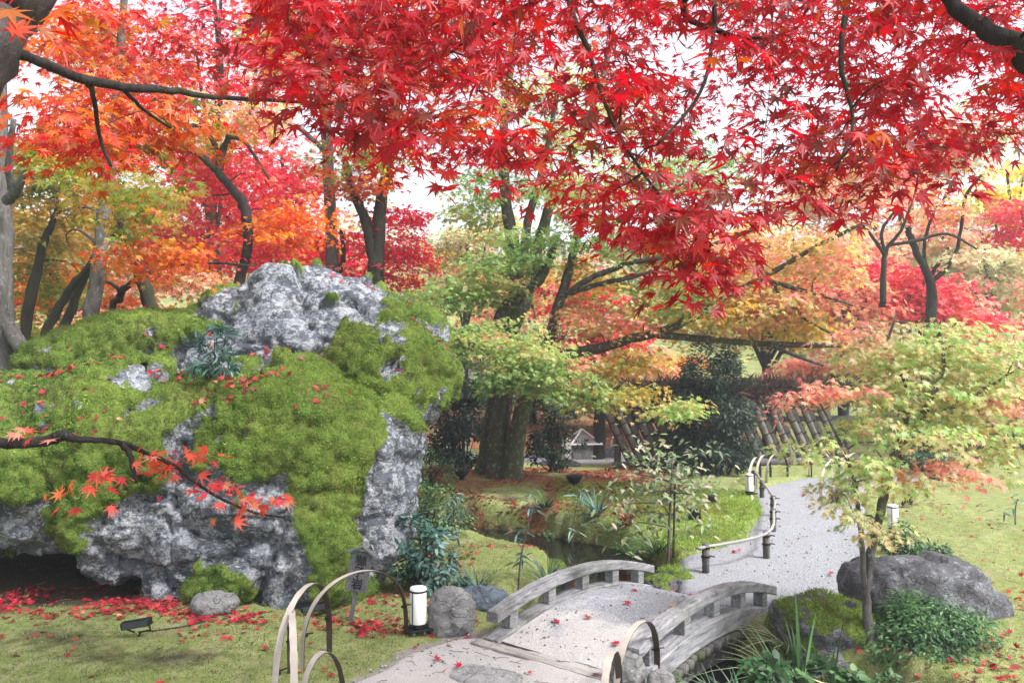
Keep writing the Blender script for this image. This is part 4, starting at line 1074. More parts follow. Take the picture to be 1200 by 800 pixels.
# ---------------------------------------------------------------- young pale maple on the right
tree('maple_tree', 'young pale green maple with salmon leaf tips on a slim trunk by the stream', (2.62, 5.85, -.12),
     [[(1018, 800, 5.85, 5.9), (1018, 770, 5.85, 5.3), (1016, 720, 5.87, 5.3), (1016, 680, 5.88, 5.3), (1022, 640, 5.9, 5.3), (1032, 600, 5.9, 5.3), (1040, 560, 5.95, 5.9), (1052, 525, 6.0, 5.9), (1075, 500, 6.0, 5.3), (1085, 480, 6.0, 4.0), (1105, 430, 6.0, 2.6), (1100, 380, 6.0, 2.0)],
      [(1045, 545, 5.97, 4.6), (1060, 500, 6, 4.0), (1062, 450, 6.1, 3.3), (1040, 410, 6.2, 2.0), (1050, 370, 6.2, 1.3)],
      [(1014, 690, 5.86, 3.3), (1010, 640, 5.84, 3.3), (1007, 606, 5.8, 3.0), (1000, 560, 5.8, 2.6), (985, 520, 5.8, 2.0), (960, 470, 5.8, 1.3)],
      [(1040, 560, 5.95, 2.6), (1010, 562, 5.8, 1.3), (985, 578, 5.7, 0.8)],
      [(1050, 530, 6, 4.0), (1090, 560, 5.8, 2.0), (1130, 555, 5.7, 1.3)],
      [(1080, 495, 6, 3.3), (1130, 470, 6, 2.6), (1180, 440, 6, 1.3)]],
     [(1075, 395, 6.1, 55, 22, 17, 'palegreen'), (1030, 420, 6.1, 55, 22, 17, 'palegreen'), (1110, 420, 6.1, 65, 22, 20, 'palegreen'), (1040, 455, 6.0, 60, 22, 20, 'palegreen'), (1110, 465, 6.0, 65, 22, 20, 'palegreen'), (972, 458, 5.9, 40, 9, 7, 'salmon'),
      (1160, 400, 6.2, 50, 26, 16, 'palegreen'), (1170, 440, 6.2, 44, 24, 13, 'palegreen'), (1022, 495, 5.8, 44, 18, 12, 'palegreen'), (1075, 505, 5.7, 50, 18, 11, 'palegreen'), (1150, 495, 5.9, 50, 20, 13, 'palegreen'),
      (938, 524, 5.7, 26, 5, 4, 'palegreen'), (1006, 545, 5.7, 30, 14, 6, 'palegreen'), (1000, 570, 5.6, 32, 18, 8, 'palegreen'), (985, 600, 5.6, 18, 12, 3, 'palegreen'), (1100, 552, 5.6, 50, 9, 8, 'salmon'), (1165, 530, 5.7, 40, 14, 7, 'palegreen'), (1020, 605, 5.6, 16, 14, 3, 'palegreen'), (1060, 570, 5.6, 30, 16, 5, 'palegreen'), (1195, 470, 6, 34, 30, 7, 'salmon'), (925, 462, 5.9, 18, 6, 3, 'salmon'), (1000, 395, 6.2, 30, 14, 5, 'salmon')],
     'bark_gray', group='', size=.045, nl=36, R=.19, shape='m7s', leafmat='leaf_pale', tip=('salmon', .52), tw=(.006, .002, 1.5), face=.3, droop=.3)
# low leafy twigs of the same tree carry single bright leaves
# ---------------------------------------------------------------- red maple overhead, rooted right of the camera
ybx = [320, 370, 450, 560, 620, 700, 780, 830, 880, 900, 1000, 1100, 1180, 1280]
yby = [120, 140, 200, 195, 225, 238, 300, 330, 275, 240, 232, 205, 160, 110]
holes = [(860, 140, 34, 22), (1085, 75, 40, 12), (500, 190, 30, 20), (1120, 100, 24, 10), (800, 15, 26, 10), (520, 95, 24, 20), (640, 90, 22, 12)]
red = thing('red_maple_tree', 'red maple whose leafy boughs hang close overhead across the top right', 'tree', (2.9, .6, gz(2.9, .6)))
W = Wood()
W.limb_w(np.array([[2.9, .6, -.1, .17], [2.85, .65, 1.0, .14], [2.8, .75, 2.2, .12], [2.7, 1.0, 3.2, .09], [2.5, 1.4, 3.9, .06]]), 12)
def lw(*pts):
    return [list(P(a, b, c)) + [r / FOC * c] for a, b, c, r in pts]
W.limb_w(np.array([[2.75, .9, 2.8, .07], [2.3, 1.35, 2.75, .04]] + lw((1260, 78, 2.3, 13), (1200, 55, 2.3, 12), (1150, 32, 2.35, 10), (1112, 0, 2.4, 8), (1080, -60, 2.6, 6), (1000, -110, 3, 5), (880, -80, 3.4, 3.5))))
W.limb_w(np.array([[2.6, 1.2, 3.6, .05]] + lw((1050, -140, 2.6, 9), (900, -100, 2.8, 7), (800, -60, 2.9, 6), (720, -30, 3.0, 5), (668, 0, 3.0, 4), (690, 60, 2.9, 3), (712, 130, 2.8, 2.4), (745, 190, 2.7, 2), (790, 250, 2.6, 1.5))))
W.limb_w(np.array(lw((900, -100, 2.8, 5), (800, 5, 3.2, 4), (850, 40, 3.2, 3), (900, 45, 3.2, 2))))
W.limb_w(np.array(lw((720, -30, 3.0, 4), (620, 5, 3.4, 3), (560, 40, 3.6, 2.2), (480, 90, 3.8, 1.6), (400, 120, 4, 1.2))))
W.limb_w(np.array(lw((1050, -140, 2.6, 6), (1000, -20, 2.6, 4), (985, 70, 2.5, 3), (1000, 140, 2.4, 2), (980, 200, 2.3, 1.3))))
W.limb_w(np.array(lw((838, 0, 2.5, 3), (835, 50, 2.4, 2.5), (820, 110, 2.3, 2), (770, 170, 2.2, 1.5))))
cl = Cloud('m7', .22, .16)
def canopy(cnt, y0, y1, nl, size, R, margin, palname='red', ylo=-130, xr=(325, 1290)):
    out = []
    while len(out) < cnt:
        px = rng.uniform(*xr); lim = np.interp(px, ybx, yby) - margin
        py = rng.uniform(ylo, lim)
        if any(((px - h[0]) / h[2]) ** 2 + ((py - h[1]) / h[3]) ** 2 < 1 for h in holes): continue
        out.append(P(px, py, rng.uniform(y0, y1)))
    cen = np.array(out)
    sprays(cl, cen, R, nl, size, palname, .35, .25, face=.5)
    return cen
c1 = canopy(50, 1.9, 2.4, 14, .053, .13, 34)
c2 = canopy(165, 2.4, 3.2, 22, .054, .17, 14)
c3 = canopy(205, 3.2, 4.8, 26, .056, .22, 8)
c5 = canopy(270, 4.6, 8.0, 30, .052, .32, 4)
c4 = canopy(60, 3.4, 5.0, 20, .06, .24, 20, 'redorange', xr=(325, 560))
drop = np.array([P(*q) for q in ((1000, 258, 2.6), (812, 325, 2.3), (828, 300, 2.4), (800, 285, 2.4), (840, 275, 2.3), (770, 262, 2.5), (880, 285, 2.5), (1110, 218, 2.5), (1130, 205, 2.6), (520, 205, 2.6), (790, 275, 2.5), (812, 345, 2.3), (860, 250, 2.4), (900, 250, 2.5), (845, 320, 2.35), (590, 215, 2.8), (700, 240, 2.8), (760, 240, 2.4), (775, 285, 2.3), (795, 300, 2.35), (820, 270, 2.2), (835, 250, 2.4), (850, 300, 2.4), (805, 255, 2.25), (745, 275, 2.6), (870, 262, 2.4), (930, 232, 2.5), (960, 225, 2.5), (730, 250, 2.5), (815, 310, 2.25), (785, 325, 2.35), (840, 330, 2.4), (690, 262, 2.7), (1060, 228, 2.5))])
sprays(cl, drop, .08, 8, .054, 'red', .4, face=.7)
W.twigs(np.concatenate([c1, c2, c3[::2], drop]), .004, .0012, 2.5, .75)
W.mb.build('trunk', M['bark_dark'], red, True, True)
cl.build('crown', M['leaf'], red)

# ---------------------------------------------------------------- maple at the left edge of the view
lm = thing('orange_maple_tree', 'near maple whose gray trunk cuts the top left corner above orange leaves', 'tree', (-2.4, 1.9, gz(-2.4, 1.9)))
W = Wood()
W.limb_w(np.array([[-2.4, 1.9, -.1, .15], [-2.25, 1.95, 1.0, .12], [-1.85, 2.0, 2.0, .10]] + lw((-84, 146, 2.0, 42), (-24, 58, 2.0, 38), (30, -16, 2.0, 34), (90, -110, 2.0, 30), (170, -240, 2.0, 20))), 14)
W2 = Wood(); W2.nodes = W.nodes; W0 = W; W = W2
W.limb_w(np.array(lw((-20, 55, 2.1, 12), (30, 66, 2.3, 6), (60, 78, 2.6, 6), (110, 96, 2.8, 5.5), (160, 104, 3.0, 5), (200, 106, 3.2, 4), (250, 114, 3.5, 3), (320, 118, 3.8, 2.2), (390, 122, 4.0, 1.5))))
W.limb_w(np.array(lw((95, 90, 2.8, 4), (107, 104, 2.8, 3.2), (112, 130, 2.9, 2.6), (118, 165, 3, 2.2), (130, 195, 3, 1.6))))
W.limb_w(np.array(lw((140, 100, 2.95, 3), (170, 130, 3.2, 2), (200, 150, 3.5, 1.4))))
W3 = Wood(); W3.nodes = W.nodes; W2 = W; W = W3
# low limb that reaches in front of the boulder
W.limb_w(np.array([[-2.1, 1.95, 1.45, .05], [-2.0, 2.3, 1.7, .036]] + lw((-40, 524, 2.8, 7), (20, 520, 2.85, 6.5), (60, 515, 2.9, 6.5), (74, 510, 2.9, 6.5), (95, 515, 2.9, 4), (140, 518, 2.95, 3.4), (170, 530, 3.0, 2.8), (205, 546, 3.0, 2.4), (225, 562, 3.0, 2.1), (255, 582, 3.05, 1.8), (300, 601, 3.1, 1.4), (335, 606, 3.1, 1.2))))
W.limb_w(np.array(lw((142, 519, 2.95, 4), (152, 532, 2.95, 3.4), (156, 550, 2.95, 2.6), (160, 566, 2.95, 1.6))))
W3 = W; W = W2
cl = Cloud('m7', .2, .14)
o1 = pad_centres(150, 145, 4.0, 110, 38, 44, .35); sprays(cl, o1[:24], .22, 26, .05, 'redorange', .35, face=.5); sprays(cl, o1[24:36], .22, 24, .05, 'orange', .35, face=.5); sprays(cl, o1[36:], .2, 20, .05, 'olive', .35, face=.5)
o2 = pad_centres(70, 150, 3.4, 70, 40, 20, .4); sprays(cl, o2, .18, 20, .049, 'redorange', .35, face=.5)
o3 = np.concatenate([pad_centres(110, 60, 5.0, 110, 50, 18, .5), pad_centres(250, 50, 5.4, 90, 50, 15, .5)]); sprays(cl, o3[:18], .28, 26, .052, 'redorange', .35, face=.5); sprays(cl, o3[18:], .28, 24, .052, 'red', .35, face=.5)
o4 = pad_centres(140, 210, 4.6, 70, 22, 12, .5); sprays(cl, o4, .22, 18, .06, 'olive', .35, face=.5)
o5 = np.array([P(*q) for q in ((20, 20, 1.7), (70, 10, 1.6), (55, 30, 1.75), (165, 20, 2.1), (100, 10, 2.0), (-10, 30, 1.6), (45, 5, 1.6))]); sprays(cl, o5, .05, 4, .056, 'redorange', .4, face=.8)
def lowleaf(q, nn, palname, s=.07):
    c = np.array([P(*q)]); sprays(cl, c, .10, nn, s, palname, .2, .15, face=.35)
for q, nn in (((110, 562, 2.9), 6), ((130, 555, 2.9), 6), ((150, 545, 2.92), 6), ((95, 572, 2.9), 4), ((185, 538, 2.98), 7), ((205, 545, 3.0), 8), ((225, 548, 3.0), 7), ((215, 530, 3.0), 6), ((245, 565, 3.05), 7), ((265, 572, 3.05), 8), ((280, 585, 3.1), 6), ((300, 590, 3.1), 6), ((275, 600, 3.1), 5), ((315, 580, 3.1), 4), ((190, 520, 3), 4), ((240, 535, 3.02), 5)):
    lowleaf(q, nn + 2, 'lowred', .042)
for q in ((20, 502, 2.85), (45, 498, 2.88), (60, 505, 2.9), (105, 590, 2.9)):
    lowleaf(q, 3, 'lowred', .045)
W.twigs(np.concatenate([o1, o2, o3, o4]), .005, .0014, 3, .6)
W0.mb.build('trunk', M['bark_mauve'], lm, True, True)
W.mb.build('limb', M['bark_dark'], lm, True, True)
W3.mb.build('limb', M['bark_dark'], lm, True, True)
cl.build('crown', M['leaf'], lm)
# ---------------------------------------------------------------- shrubs and small plants
crownlike('evergreen_shrub', 'tall dark evergreen camellia in front of the slatted fence', np.array([P(835, 440, 16.2)[0], 16.2, gz(4.07, 16.2)]), 3.0, .92, 15000, 'dark', .095, 'oval', stems=6, mat='leaf_dark', cat='evergreen', clump=14)
crownlike('evergreen_shrub', 'glossy dark evergreen behind the left side of the big maple trunk', np.array([P(540, 440, 15.6)[0], 15.6, gz(-1, 15.6)]), 3.3, .8, 5200, 'dark', .10, 'oval', stems=5, mat='leaf_dark', cat='evergreen')
crownlike('evergreen_shrub', 'dark evergreen hiding behind the right side of the big maple trunk', np.array([P(648, 440, 15.4)[0], 15.4, gz(.8, 15.4)]), 2.9, .6, 4200, 'dark', .09, 'oval', stems=5, mat='leaf_dark', cat='evergreen')
crownlike('shrub', 'blue green leafy shrub between the boulder and the white lantern', GT(493, 700) + [0, .3, 0], .78, .36, 1500, 'bluegreen', .075, 'oval', clump=7)
crownlike('shrub', 'blue green plant growing in the hollow of the mossy boulder', on_boulder(243, 432) + [0, .05, -.1], .55, .36, 520, 'bluegreen', .11, 'lance', clump=8)
crownlike('shrub', 'trimmed azalea bush with fallen red leaves in front of the dark boulder', np.array([3.1, 5.95, -.10]), .50, .50, 9000, 'shrub', .042, 'oval', mat='leaf_dark', clump=8, flat=1.0)
crownlike('shrub', 'dark green bush leaning over the lawn behind the dark boulder', GT(1072, 652), .38, .40, 1100, 'shrub', .06, 'oval', clump=8)
crownlike('shrub', 'low broad leaved plant at the bottom edge beside the iris leaves', np.array([1.75, 5.25, -.30]), .52, .30, 520, 'shrub', .085, 'round', clump=6)
crownlike('shrub', 'low broad leaved plant at the foot of the slim maple trunk', np.array([2.12, 5.15, -.30]), .50, .26, 420, 'shrub', .075, 'round', clump=6)
crownlike('shrub', 'rounded teal shrub right of the boulder edge before the pale wall', GT(520, 545), 1.0, .75, 2200, 'teal', .07, 'oval')
crownlike('shrub', 'low green shrub on the bank left of the big maple trunk', GT(500, 585), .7, .6, 1500, 'shrub', .06, 'oval')
crownlike('shrub', 'fine leaved green shrub at the foot of the big maple', GT(625, 610), .42, .55, 1500, 'shrub', .05, 'oval')
crownlike('shrub', 'dark fine leaved shrub behind the blue green shrub', GT(505, 622), .55, .6, 1800, 'shrub', .05, 'oval')
crownlike('shrub', 'small bush at the right edge on the pale lawn', GT(1190, 528), .8, .6, 900, 'shrub', .08, 'oval')
crownlike('shrub', 'dark shrub behind the low white lamp on the right lawn', GT(1090, 560), 1.1, .9, 1500, 'shrub', .09, 'oval')
crownlike('shrub', 'low fern like clump on the stream bank under the pale leaved sapling', GT(735, 640), .3, .32, 500, 'shrub', .08, 'lance')

crownlike('shrub', 'leafy green plant spilling over the bottom edge between the bridge and the iris', np.array([1.62, 4.95, -.30]), .50, .30, 560, 'shrub', .06, 'oval', clump=6)
crownlike('shrub', 'small leafy plant at the bottom edge right of the iris blades', np.array([2.28, 4.98, -.25]), .42, .24, 420, 'shrub', .055, 'oval', clump=6)
blades('grass_clump', 'light green arching grass between the bridge arch and the mossy rock', np.array([1.95, 5.75, -.28]), 70, .5, .012, 'varieg', .14, .9, 'grass')
def sapling(label, base, top, tiers, palname, leaf, shape='lance', per=12, r=.16, rad=.012, name='sapling', stake=None, limbs=()):
    base = np.asarray(base, float); top = np.asarray(top, float)
    root = thing(name, label, 'sapling', base, 0)
    mb = MB(); cl = Cloud(shape, .25, .2)
    mid = (base + top) / 2 + rng.normal(size=3) * .03
    A = catmull(np.array([base - [0, 0, .05], mid, top]), 5)
    V, F = tube(A, np.linspace(rad, rad * .4, len(A)), 7); mb.add(V, F)
    cs = [top + (base - top) * t + np.array([*(rng.normal(size=2) * off), 0]) for t, off in tiers] + [np.asarray(q) for q in limbs]
    for c in cs:
        j = A[np.argmin(np.linalg.norm(A - c, axis=1) + .5 * np.maximum(0, A[:, 2] - c[2]))]
        V, F = tube(np.array([j, (j + c) / 2 + [0, 0, .01], c]), [rad * .5, rad * .4, rad * .25], 5); mb.add(V, F)
        th = rng.uniform(0, 2 * math.pi, per); d = np.stack([np.cos(th), np.sin(th), rng.uniform(-.5, .5, per)], 1)
        cl.add(c + d * .02 + rng.normal(size=(per, 3)) * r * .3, np.array([0, 0, 1]) + d * .2 + rng.normal(size=(per, 3)) * .25 + [0, -.3, 0], d, leaf * rng.uniform(.7, 1.15, per), pick(palname, per))
    mb.build('stem', M['bark_gray'], root, True, True)
    cl.build('foliage', M['leaf_gloss'], root)
    if stake is not None:
        m = MB(); m.tube(np.array(stake), .013, 7); m.build('stake', M['bamboo_dark'], root, False, True)
    return root
b = GT(606, 690)
sapling('slender whorl leaved sapling on the mossy mound left of the bridge', b, P(625, 590, b[1]), [(0, .02), (.25, .08), (.5, .05)], 'bluegreen', .12, per=15)
b = GT(540, 640)
sapling('thin sapling with leaf rosettes behind the blue green shrub', b, P(533, 583, b[1]), [(0, .02), (.3, .06)], 'bluegreen', .14, per=14)
b = GT(672, 618)
sapling('small dark leaved seedling pair on the far stream bank', b, P(678, 580, b[1]), [(0, .05), (.2, .15), (.4, .12)], 'teal', .18, per=10)
b = GT(1190, 615)
sapling('tiny blue green seedling on the pale lawn at the right edge', b, P(1192, 585, b[1]), [(0, .03), (.4, .05)], 'teal', .14, per=8)
b = GT(782, 652)
lim = [P(x, y, b[1] + rng.uniform(-.4, .3)) for x, y in ((765, 560), (745, 575), (730, 590), (785, 545), (805, 560), (815, 580), (775, 590), (750, 600), (800, 600), (735, 610), (790, 575), (760, 545), (822, 565), (775, 610), (745, 555), (770, 575), (810, 545))]
sapling('young tree with pale variegated leaves tied to a stake beyond the bridge', b, P(788, 540, b[1]), [(0, .05), (.1, .1)], 'varieg', .095, 'oval', 44, .62, .02, stake=[GT(789, 652), P(791, 560, b[1])], limbs=lim)

blades('iris_plant', 'upright green iris blades in front of the mossy rock', np.array([1.98, 5.45, -.25]), 5, .82, .036, 'shrub', .05, .10, 'iris')
crownlike('shrub', 'dark low shrub overhanging the far waterline left of the dry grass', GT(668, 634) + [0, .1, 0], .34, .42, 700, 'shrub', .05, 'oval')
crownlike('shrub', 'dark low shrub overhanging the waterline below the big maple', GT(605, 628) + [0, .1, 0], .36, .5, 800, 'shrub', .05, 'oval')
for q_, lb in (((640, 642), 'low grassy tuft at the far waterline left of the dry grass'), ((770, 652), 'low grassy tuft at the moss edge beside the staked sapling'), ((610, 628), 'low grassy tuft at the far waterline below the big maple')):
    blades('grass_clump', lb, GT(*q_), 46, .34, .014, 'shrub', .2, .9, 'grass')
blades('iris_plant', 'shorter iris blades beside the slim maple trunk', np.array([2.16, 5.45, -.25]), 5, .6, .026, 'shrub', .05, .14, 'iris')
blades('grass_clump', 'clump of pale arching grass at the bottom edge under the bridge arch', np.array([1.52, 5.2, -.36]), 80, .5, .011, 'teal', .12, .9, 'grass')
blades('grass_clump', 'straw coloured sedge clump on the bank right of the bridge arch', np.array([2.1, 6.0, -.12]), 90, .38, .007, 'varieg', .10, .9, 'grass')
blades('grass_clump', 'brown dry grass tuft on the stream bank beyond the bridge', GT(735, 655), 70, .45, .014, 'litter', .14, .8, 'grass')
blades('grass_clump', 'dark green arching grass on the far stream bank', GT(700, 645), 60, .5, .016, 'bluegreen', .14, .9, 'grass')
blades('grass_clump', 'green grass tuft behind the left bridge rail', np.array([.35, 7.6, -.02]), 80, .34, .010, 'shrub', .14, .8, 'grass')
blades('grass_clump', 'dark grass under the blue green shrub on the mound', GT(560, 690), 50, .25, .010, 'bluegreen', .14, .8, 'grass')
blades('grass_clump', 'broad pale leaves arching at the bottom edge below the slim trunk', np.array([2.2, 5.0, -.2]), 9, .5, .035, 'pale', .1, 1.1, 'grass')
blades('grass_clump', 'wispy straw grass along the water right of the bridge foot', np.array([1.42, 5.35, -.36]), 90, .38, .007, 'teal', .16, .9, 'grass')

# ---------------------------------------------------------------- moss shoots on the near ground
n = 300000
X = rng.uniform(-5.5, 6.5, n); Y = 4.8 + 9.5 * rng.random(n) ** 1.8
h, dp, dn, dc = terrain(X, Y)
q = np.stack([X, Y, 0 * X], 1); nn = fbm(q * .9, 4, 21)
inview = np.abs(X / Y) < .72
ok = inview & ~((X < -2.2) & (Y > 6.75)) & (dp > .05) & (dn > .12 + .25 * nn) & (dc > .13) & ~((Y > 10.6) & (X < 3.2)) & (rng.random(n) < .9)
p = np.stack([X, Y, h], 1)[ok]; k = len(p)
cl = Cloud('blade', .1, 0)
T = np.array([0, 0, 1]) + rng.normal(size=(k, 3)) * .8
isl = ((p[:, 0] > .4) & (p[:, 0] < 4.4) & (p[:, 1] > 7.6))[:, None]
wd_, _, wc_ = worley(p * 18, 67)
c = np.where(isl, pick('moss', k) * 1.15, pick('lawn', k)) * (1 + .35 * fbm(p * 1.3, 3, 61)[:, None]) * (.6 + .75 * wc_[:, None])
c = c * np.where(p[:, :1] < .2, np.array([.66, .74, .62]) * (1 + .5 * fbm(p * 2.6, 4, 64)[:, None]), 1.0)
p = p + np.stack([0 * wd_, 0 * wd_, np.clip(.6 - wd_, 0, .6) * .05], 1)
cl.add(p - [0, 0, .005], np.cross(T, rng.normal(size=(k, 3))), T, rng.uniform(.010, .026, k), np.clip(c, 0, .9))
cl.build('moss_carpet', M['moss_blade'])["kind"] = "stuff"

n = 110000
X = rng.uniform(.7, 4.6, n); Y = rng.uniform(7.7, 13.5, n)
h, dp, dn, dc = terrain(X, Y)
ok = (dp > .0) & (dc > .06) & (X < 3.6 + .2 * (Y - 10))
p = np.stack([X, Y, h], 1)[ok]; k = len(p)
cl = Cloud('blade', .1, 0); T = np.array([0, 0, 1]) + rng.normal(size=(k, 3)) * .8
wd_, _, wc_ = worley(p * 14, 68)
p = p + np.stack([0 * wd_, 0 * wd_, np.clip(.6 - wd_, 0, .6) * .09], 1)
c = pick('moss', k) * 1.12 * (1 + .4 * fbm(p * 1.6, 3, 62)[:, None]) * (.75 + .45 * wc_[:, None])
cl.add(p, np.cross(T, rng.normal(size=(k, 3))), T, rng.uniform(.02, .04, k), np.clip(c, 0, .9))
cl.build('moss_carpet', M['moss_blade'])["kind"] = "stuff"

# ---------------------------------------------------------------- fallen leaves
def litter(regions, name, palname, size, mat='leaf_dry', lift=.008):
    cl = Cloud('m7s', .25, .25)
    for (x0, x1, y0, y1, cnt, keep) in regions:
        X = rng.uniform(x0, x1, cnt); Y = rng.uniform(y0, y1, cnt)
        h, dp, dn, dc = terrain(X, Y)
        nn = fbm(np.stack([X, Y, 0 * X], 1) * 1.3, 3, 71)
        ok = (dc > .05) & keep(X, Y, dp, dn, nn)
        onp = np.minimum(dp, dn) < .02
        p = np.stack([X, Y, np.where(onp, np.maximum(h, .006), h) + lift + .012 * rng.random(cnt)], 1)[ok]; k = len(p)
        cl.add(p, np.array([0, 0, 1]) + rng.normal(size=(k, 3)) * .35, rng.normal(size=(k, 3)), size * rng.uniform(.6, 1.15, k), pick(palname, k))
    o = cl.build(name, M[mat]); o["kind"] = "stuff"
litter([
    (-4.5, -.5, 6.2, 7.4, 3200, lambda x, y, dp, dn, nn: rng.random(len(x)) < smooth(6.2, 6.65, y) * np.clip(.5 + 1.6 * nn, .05, 1)),
    (-5.0, -1.2, 5.0, 6.5, 700, lambda x, y, dp, dn, nn: rng.random(len(x)) < np.clip(.30 + 1.3 * nn, .04, 1)),
    (-3.4, -.7, 6.25, 6.95, 900, lambda x, y, dp, dn, nn: rng.random(len(x)) < np.clip(.55 + 1.0 * nn, .1, 1)),
    (-1.6, -.3, 6.1, 6.9, 260, lambda x, y, dp, dn, nn: rng.random(len(x)) < .8 + nn),
    (2.2, 4.2, 5.0, 6.3, 420, lambda x, y, dp, dn, nn: rng.random(len(x)) < .6 + nn),
    (3.3, 5.2, 6.2, 7.6, 260, lambda x, y, dp, dn, nn: rng.random(len(x)) < .45 + nn),
    (3.4, 9.0, 7.6, 14, 420, lambda x, y, dp, dn, nn: (dp > .1) & (rng.random(len(x)) < .3 + .6 * nn)),
    (-1.3, 1.2, 4.6, 5.9, 26, lambda x, y, dp, dn, nn: x < 9),
    (1.4, 6.5, 7, 15, 90, lambda x, y, dp, dn, nn: x < 9),
    (-1.0, .6, 7.4, 9.0, 260, lambda x, y, dp, dn, nn: rng.random(len(x)) < .6 + nn),
], 'fallen_leaves', 'fallen', .052)
litter([
    (-4, 3.2, 11.2, 17, 16000, lambda x, y, dp, dn, nn: (dp > .1) & (x - .35 * (y - 11) < 1.5) & (rng.random(len(x)) < .45 + 1.3 * nn)),
    (-3, 9, 20.5, 27, 5000, lambda x, y, dp, dn, nn: (dp > .1) & (rng.random(len(x)) < .9 + nn)),
    (.9, 4.2, 10.5, 14, 420, lambda x, y, dp, dn, nn: (dp > .2) & (nn > .12)),
], 'leaf_litter', 'litter', .06)
# bits of twig and stalk in the grass
n = 900
X = rng.uniform(-5.5, 6.5, n); Y = 4.8 + 6 * rng.random(n) ** 1.5
h, dp, dn, dc = terrain(X, Y); ok = (dc > .2) & (dp > .0)
mb = MB()
for x, y, z_ in zip(X[ok], Y[ok], np.maximum(h[ok], .004)):
    a = rng.uniform(0, 6.28); L = rng.uniform(.03, .12); d = np.array([math.cos(a), math.sin(a), rng.normal() * .12]) * L
    q = np.array([x, y, z_ + .014]); V, F = tube(np.array([q - d / 2, q + rng.normal(size=3) * .006, q + d / 2]), .0022, 4, False); mb.add(V, F)
mb.build('twig_litter', mat_flat('dead_twig', (.16, .12, .09), .9, .5, 20))["kind"] = "stuff"
# leaves caught on the boulder
cl = Cloud('m7s', .25, .25)
sel = np.where((LN[:, 2] > .55) & (LN[:, 1] < .6))[0]
nn = fbm(LV[sel] * 1.8, 3, 91)
pr = np.clip(.12 + nn, .02, 1) ** 2; i = rng.choice(sel, 330, p=pr / pr.sum())
hot = []
for px, py, cnt in ((72, 425, 22), (25, 436, 12), (150, 415, 10), (185, 432, 20), (205, 437, 12), (255, 448, 18), (270, 455, 14), (65, 487, 8), (128, 480, 6), (245, 466, 10), (300, 440, 8), (240, 405, 8), (175, 405, 8), (330, 425, 6), (60, 435, 10)):
    c = on_boulder(px, py); d = np.linalg.norm(LV[sel] - c, axis=1); near = sel[d < .2]
    if len(near): hot.append(rng.choice(near, cnt))
i = np.concatenate([i] + hot)
p = LV[i] + LN[i] * .02; k = len(i)
cl.add(p, LN[i] + rng.normal(size=(k, 3)) * .3, rng.normal(size=(k, 3)), .062 * rng.uniform(.6, 1.1, k), pick('fallen', k))
cl.build('fallen_leaves', M['leaf_dry'])["kind"] = "stuff"
# ---------------------------------------------------------------- footbridge
NL, NR, FL, FR = np.array([-.13, 6.1]), np.array([.88, 5.26]), np.array([1.30, 7.75]), np.array([2.24, 6.97])
BC = (NL + NR + FL + FR) / 4
BU = nz((FL + FR) - (NL + NR)); BW = np.array([BU[1], -BU[0]])
BL = float(np.linalg.norm((FL + FR) / 2 - (NL + NR) / 2)); BWID = float(np.linalg.norm(NR - NL))
bridge = thing('footbridge', 'small arched wooden footbridge with gravel deck and low gray rails over the stream', 'bridge', (*BC, 0), math.atan2(BU[1], BU[0]))
# local frame: x along, y to the left
def arch(x, rise=.15): return rise * (1 - (2 * x / BL) ** 2) - .035 - .035 * (2 * x / BL)
half = BWID / 2
nxs = 60
X, Yv = np.meshgrid(np.linspace(-BL / 2 - .06, BL / 2 + .10, nxs), np.linspace(-half + .1, half - .1, 34))
p = np.stack([X.ravel(), Yv.ravel(), 0 * X.ravel()], 1)
Z = arch(p[:, 0]) + .022 + .008 * fbm(p * 3, 3, 5) + .004 * fbm(p * 16, 2, 6)
i = np.arange(nxs * 34).reshape(34, nxs)
Fd = np.stack([i[:-1, :-1], i[:-1, 1:], i[1:, 1:], i[1:, :-1]], -1).reshape(-1, 4)
t = NT('bridge_gravel'); v = t.coord(); a = t.noise(v, 75, 5, .8); b = t.noise(v, 3.2, 6, .65); d = t.noise(v, 24, 5, .75)
sx = t.n("ShaderNodeSeparateXYZ"); t.l(v, sx.inputs[0])
gcol = t.mix(t.ramp(a, [(.36, 0), (.62, 1)]), (.10, .106, .12), (.45, .465, .50))
scol = t.mix(t.ramp(a, [(.3, 0), (.7, 1)]), (.31, .30, .29), (.66, .64, .62))
wear = t.math('ADD', t.math('MULTIPLY', sx.outputs[0], -.55), t.math('MULTIPLY', t.math('SUBTRACT', b, .5), 1.6))
col = t.mix(t.ramp(wear, [(.12, 0), (.42, 1)]), gcol, scol)
col = t.mix(t.ramp(d, [(.56, 0), (.74, .5)]), col, (.2, .2, .2))
M['deck'] = t.principled(col, .95, t.bump(t.math('ADD', a, d), .8, .012), .15)
mesh('deck', np.stack([p[:, 0], p[:, 1], Z], 1), Fd, M['deck'], bridge, True)

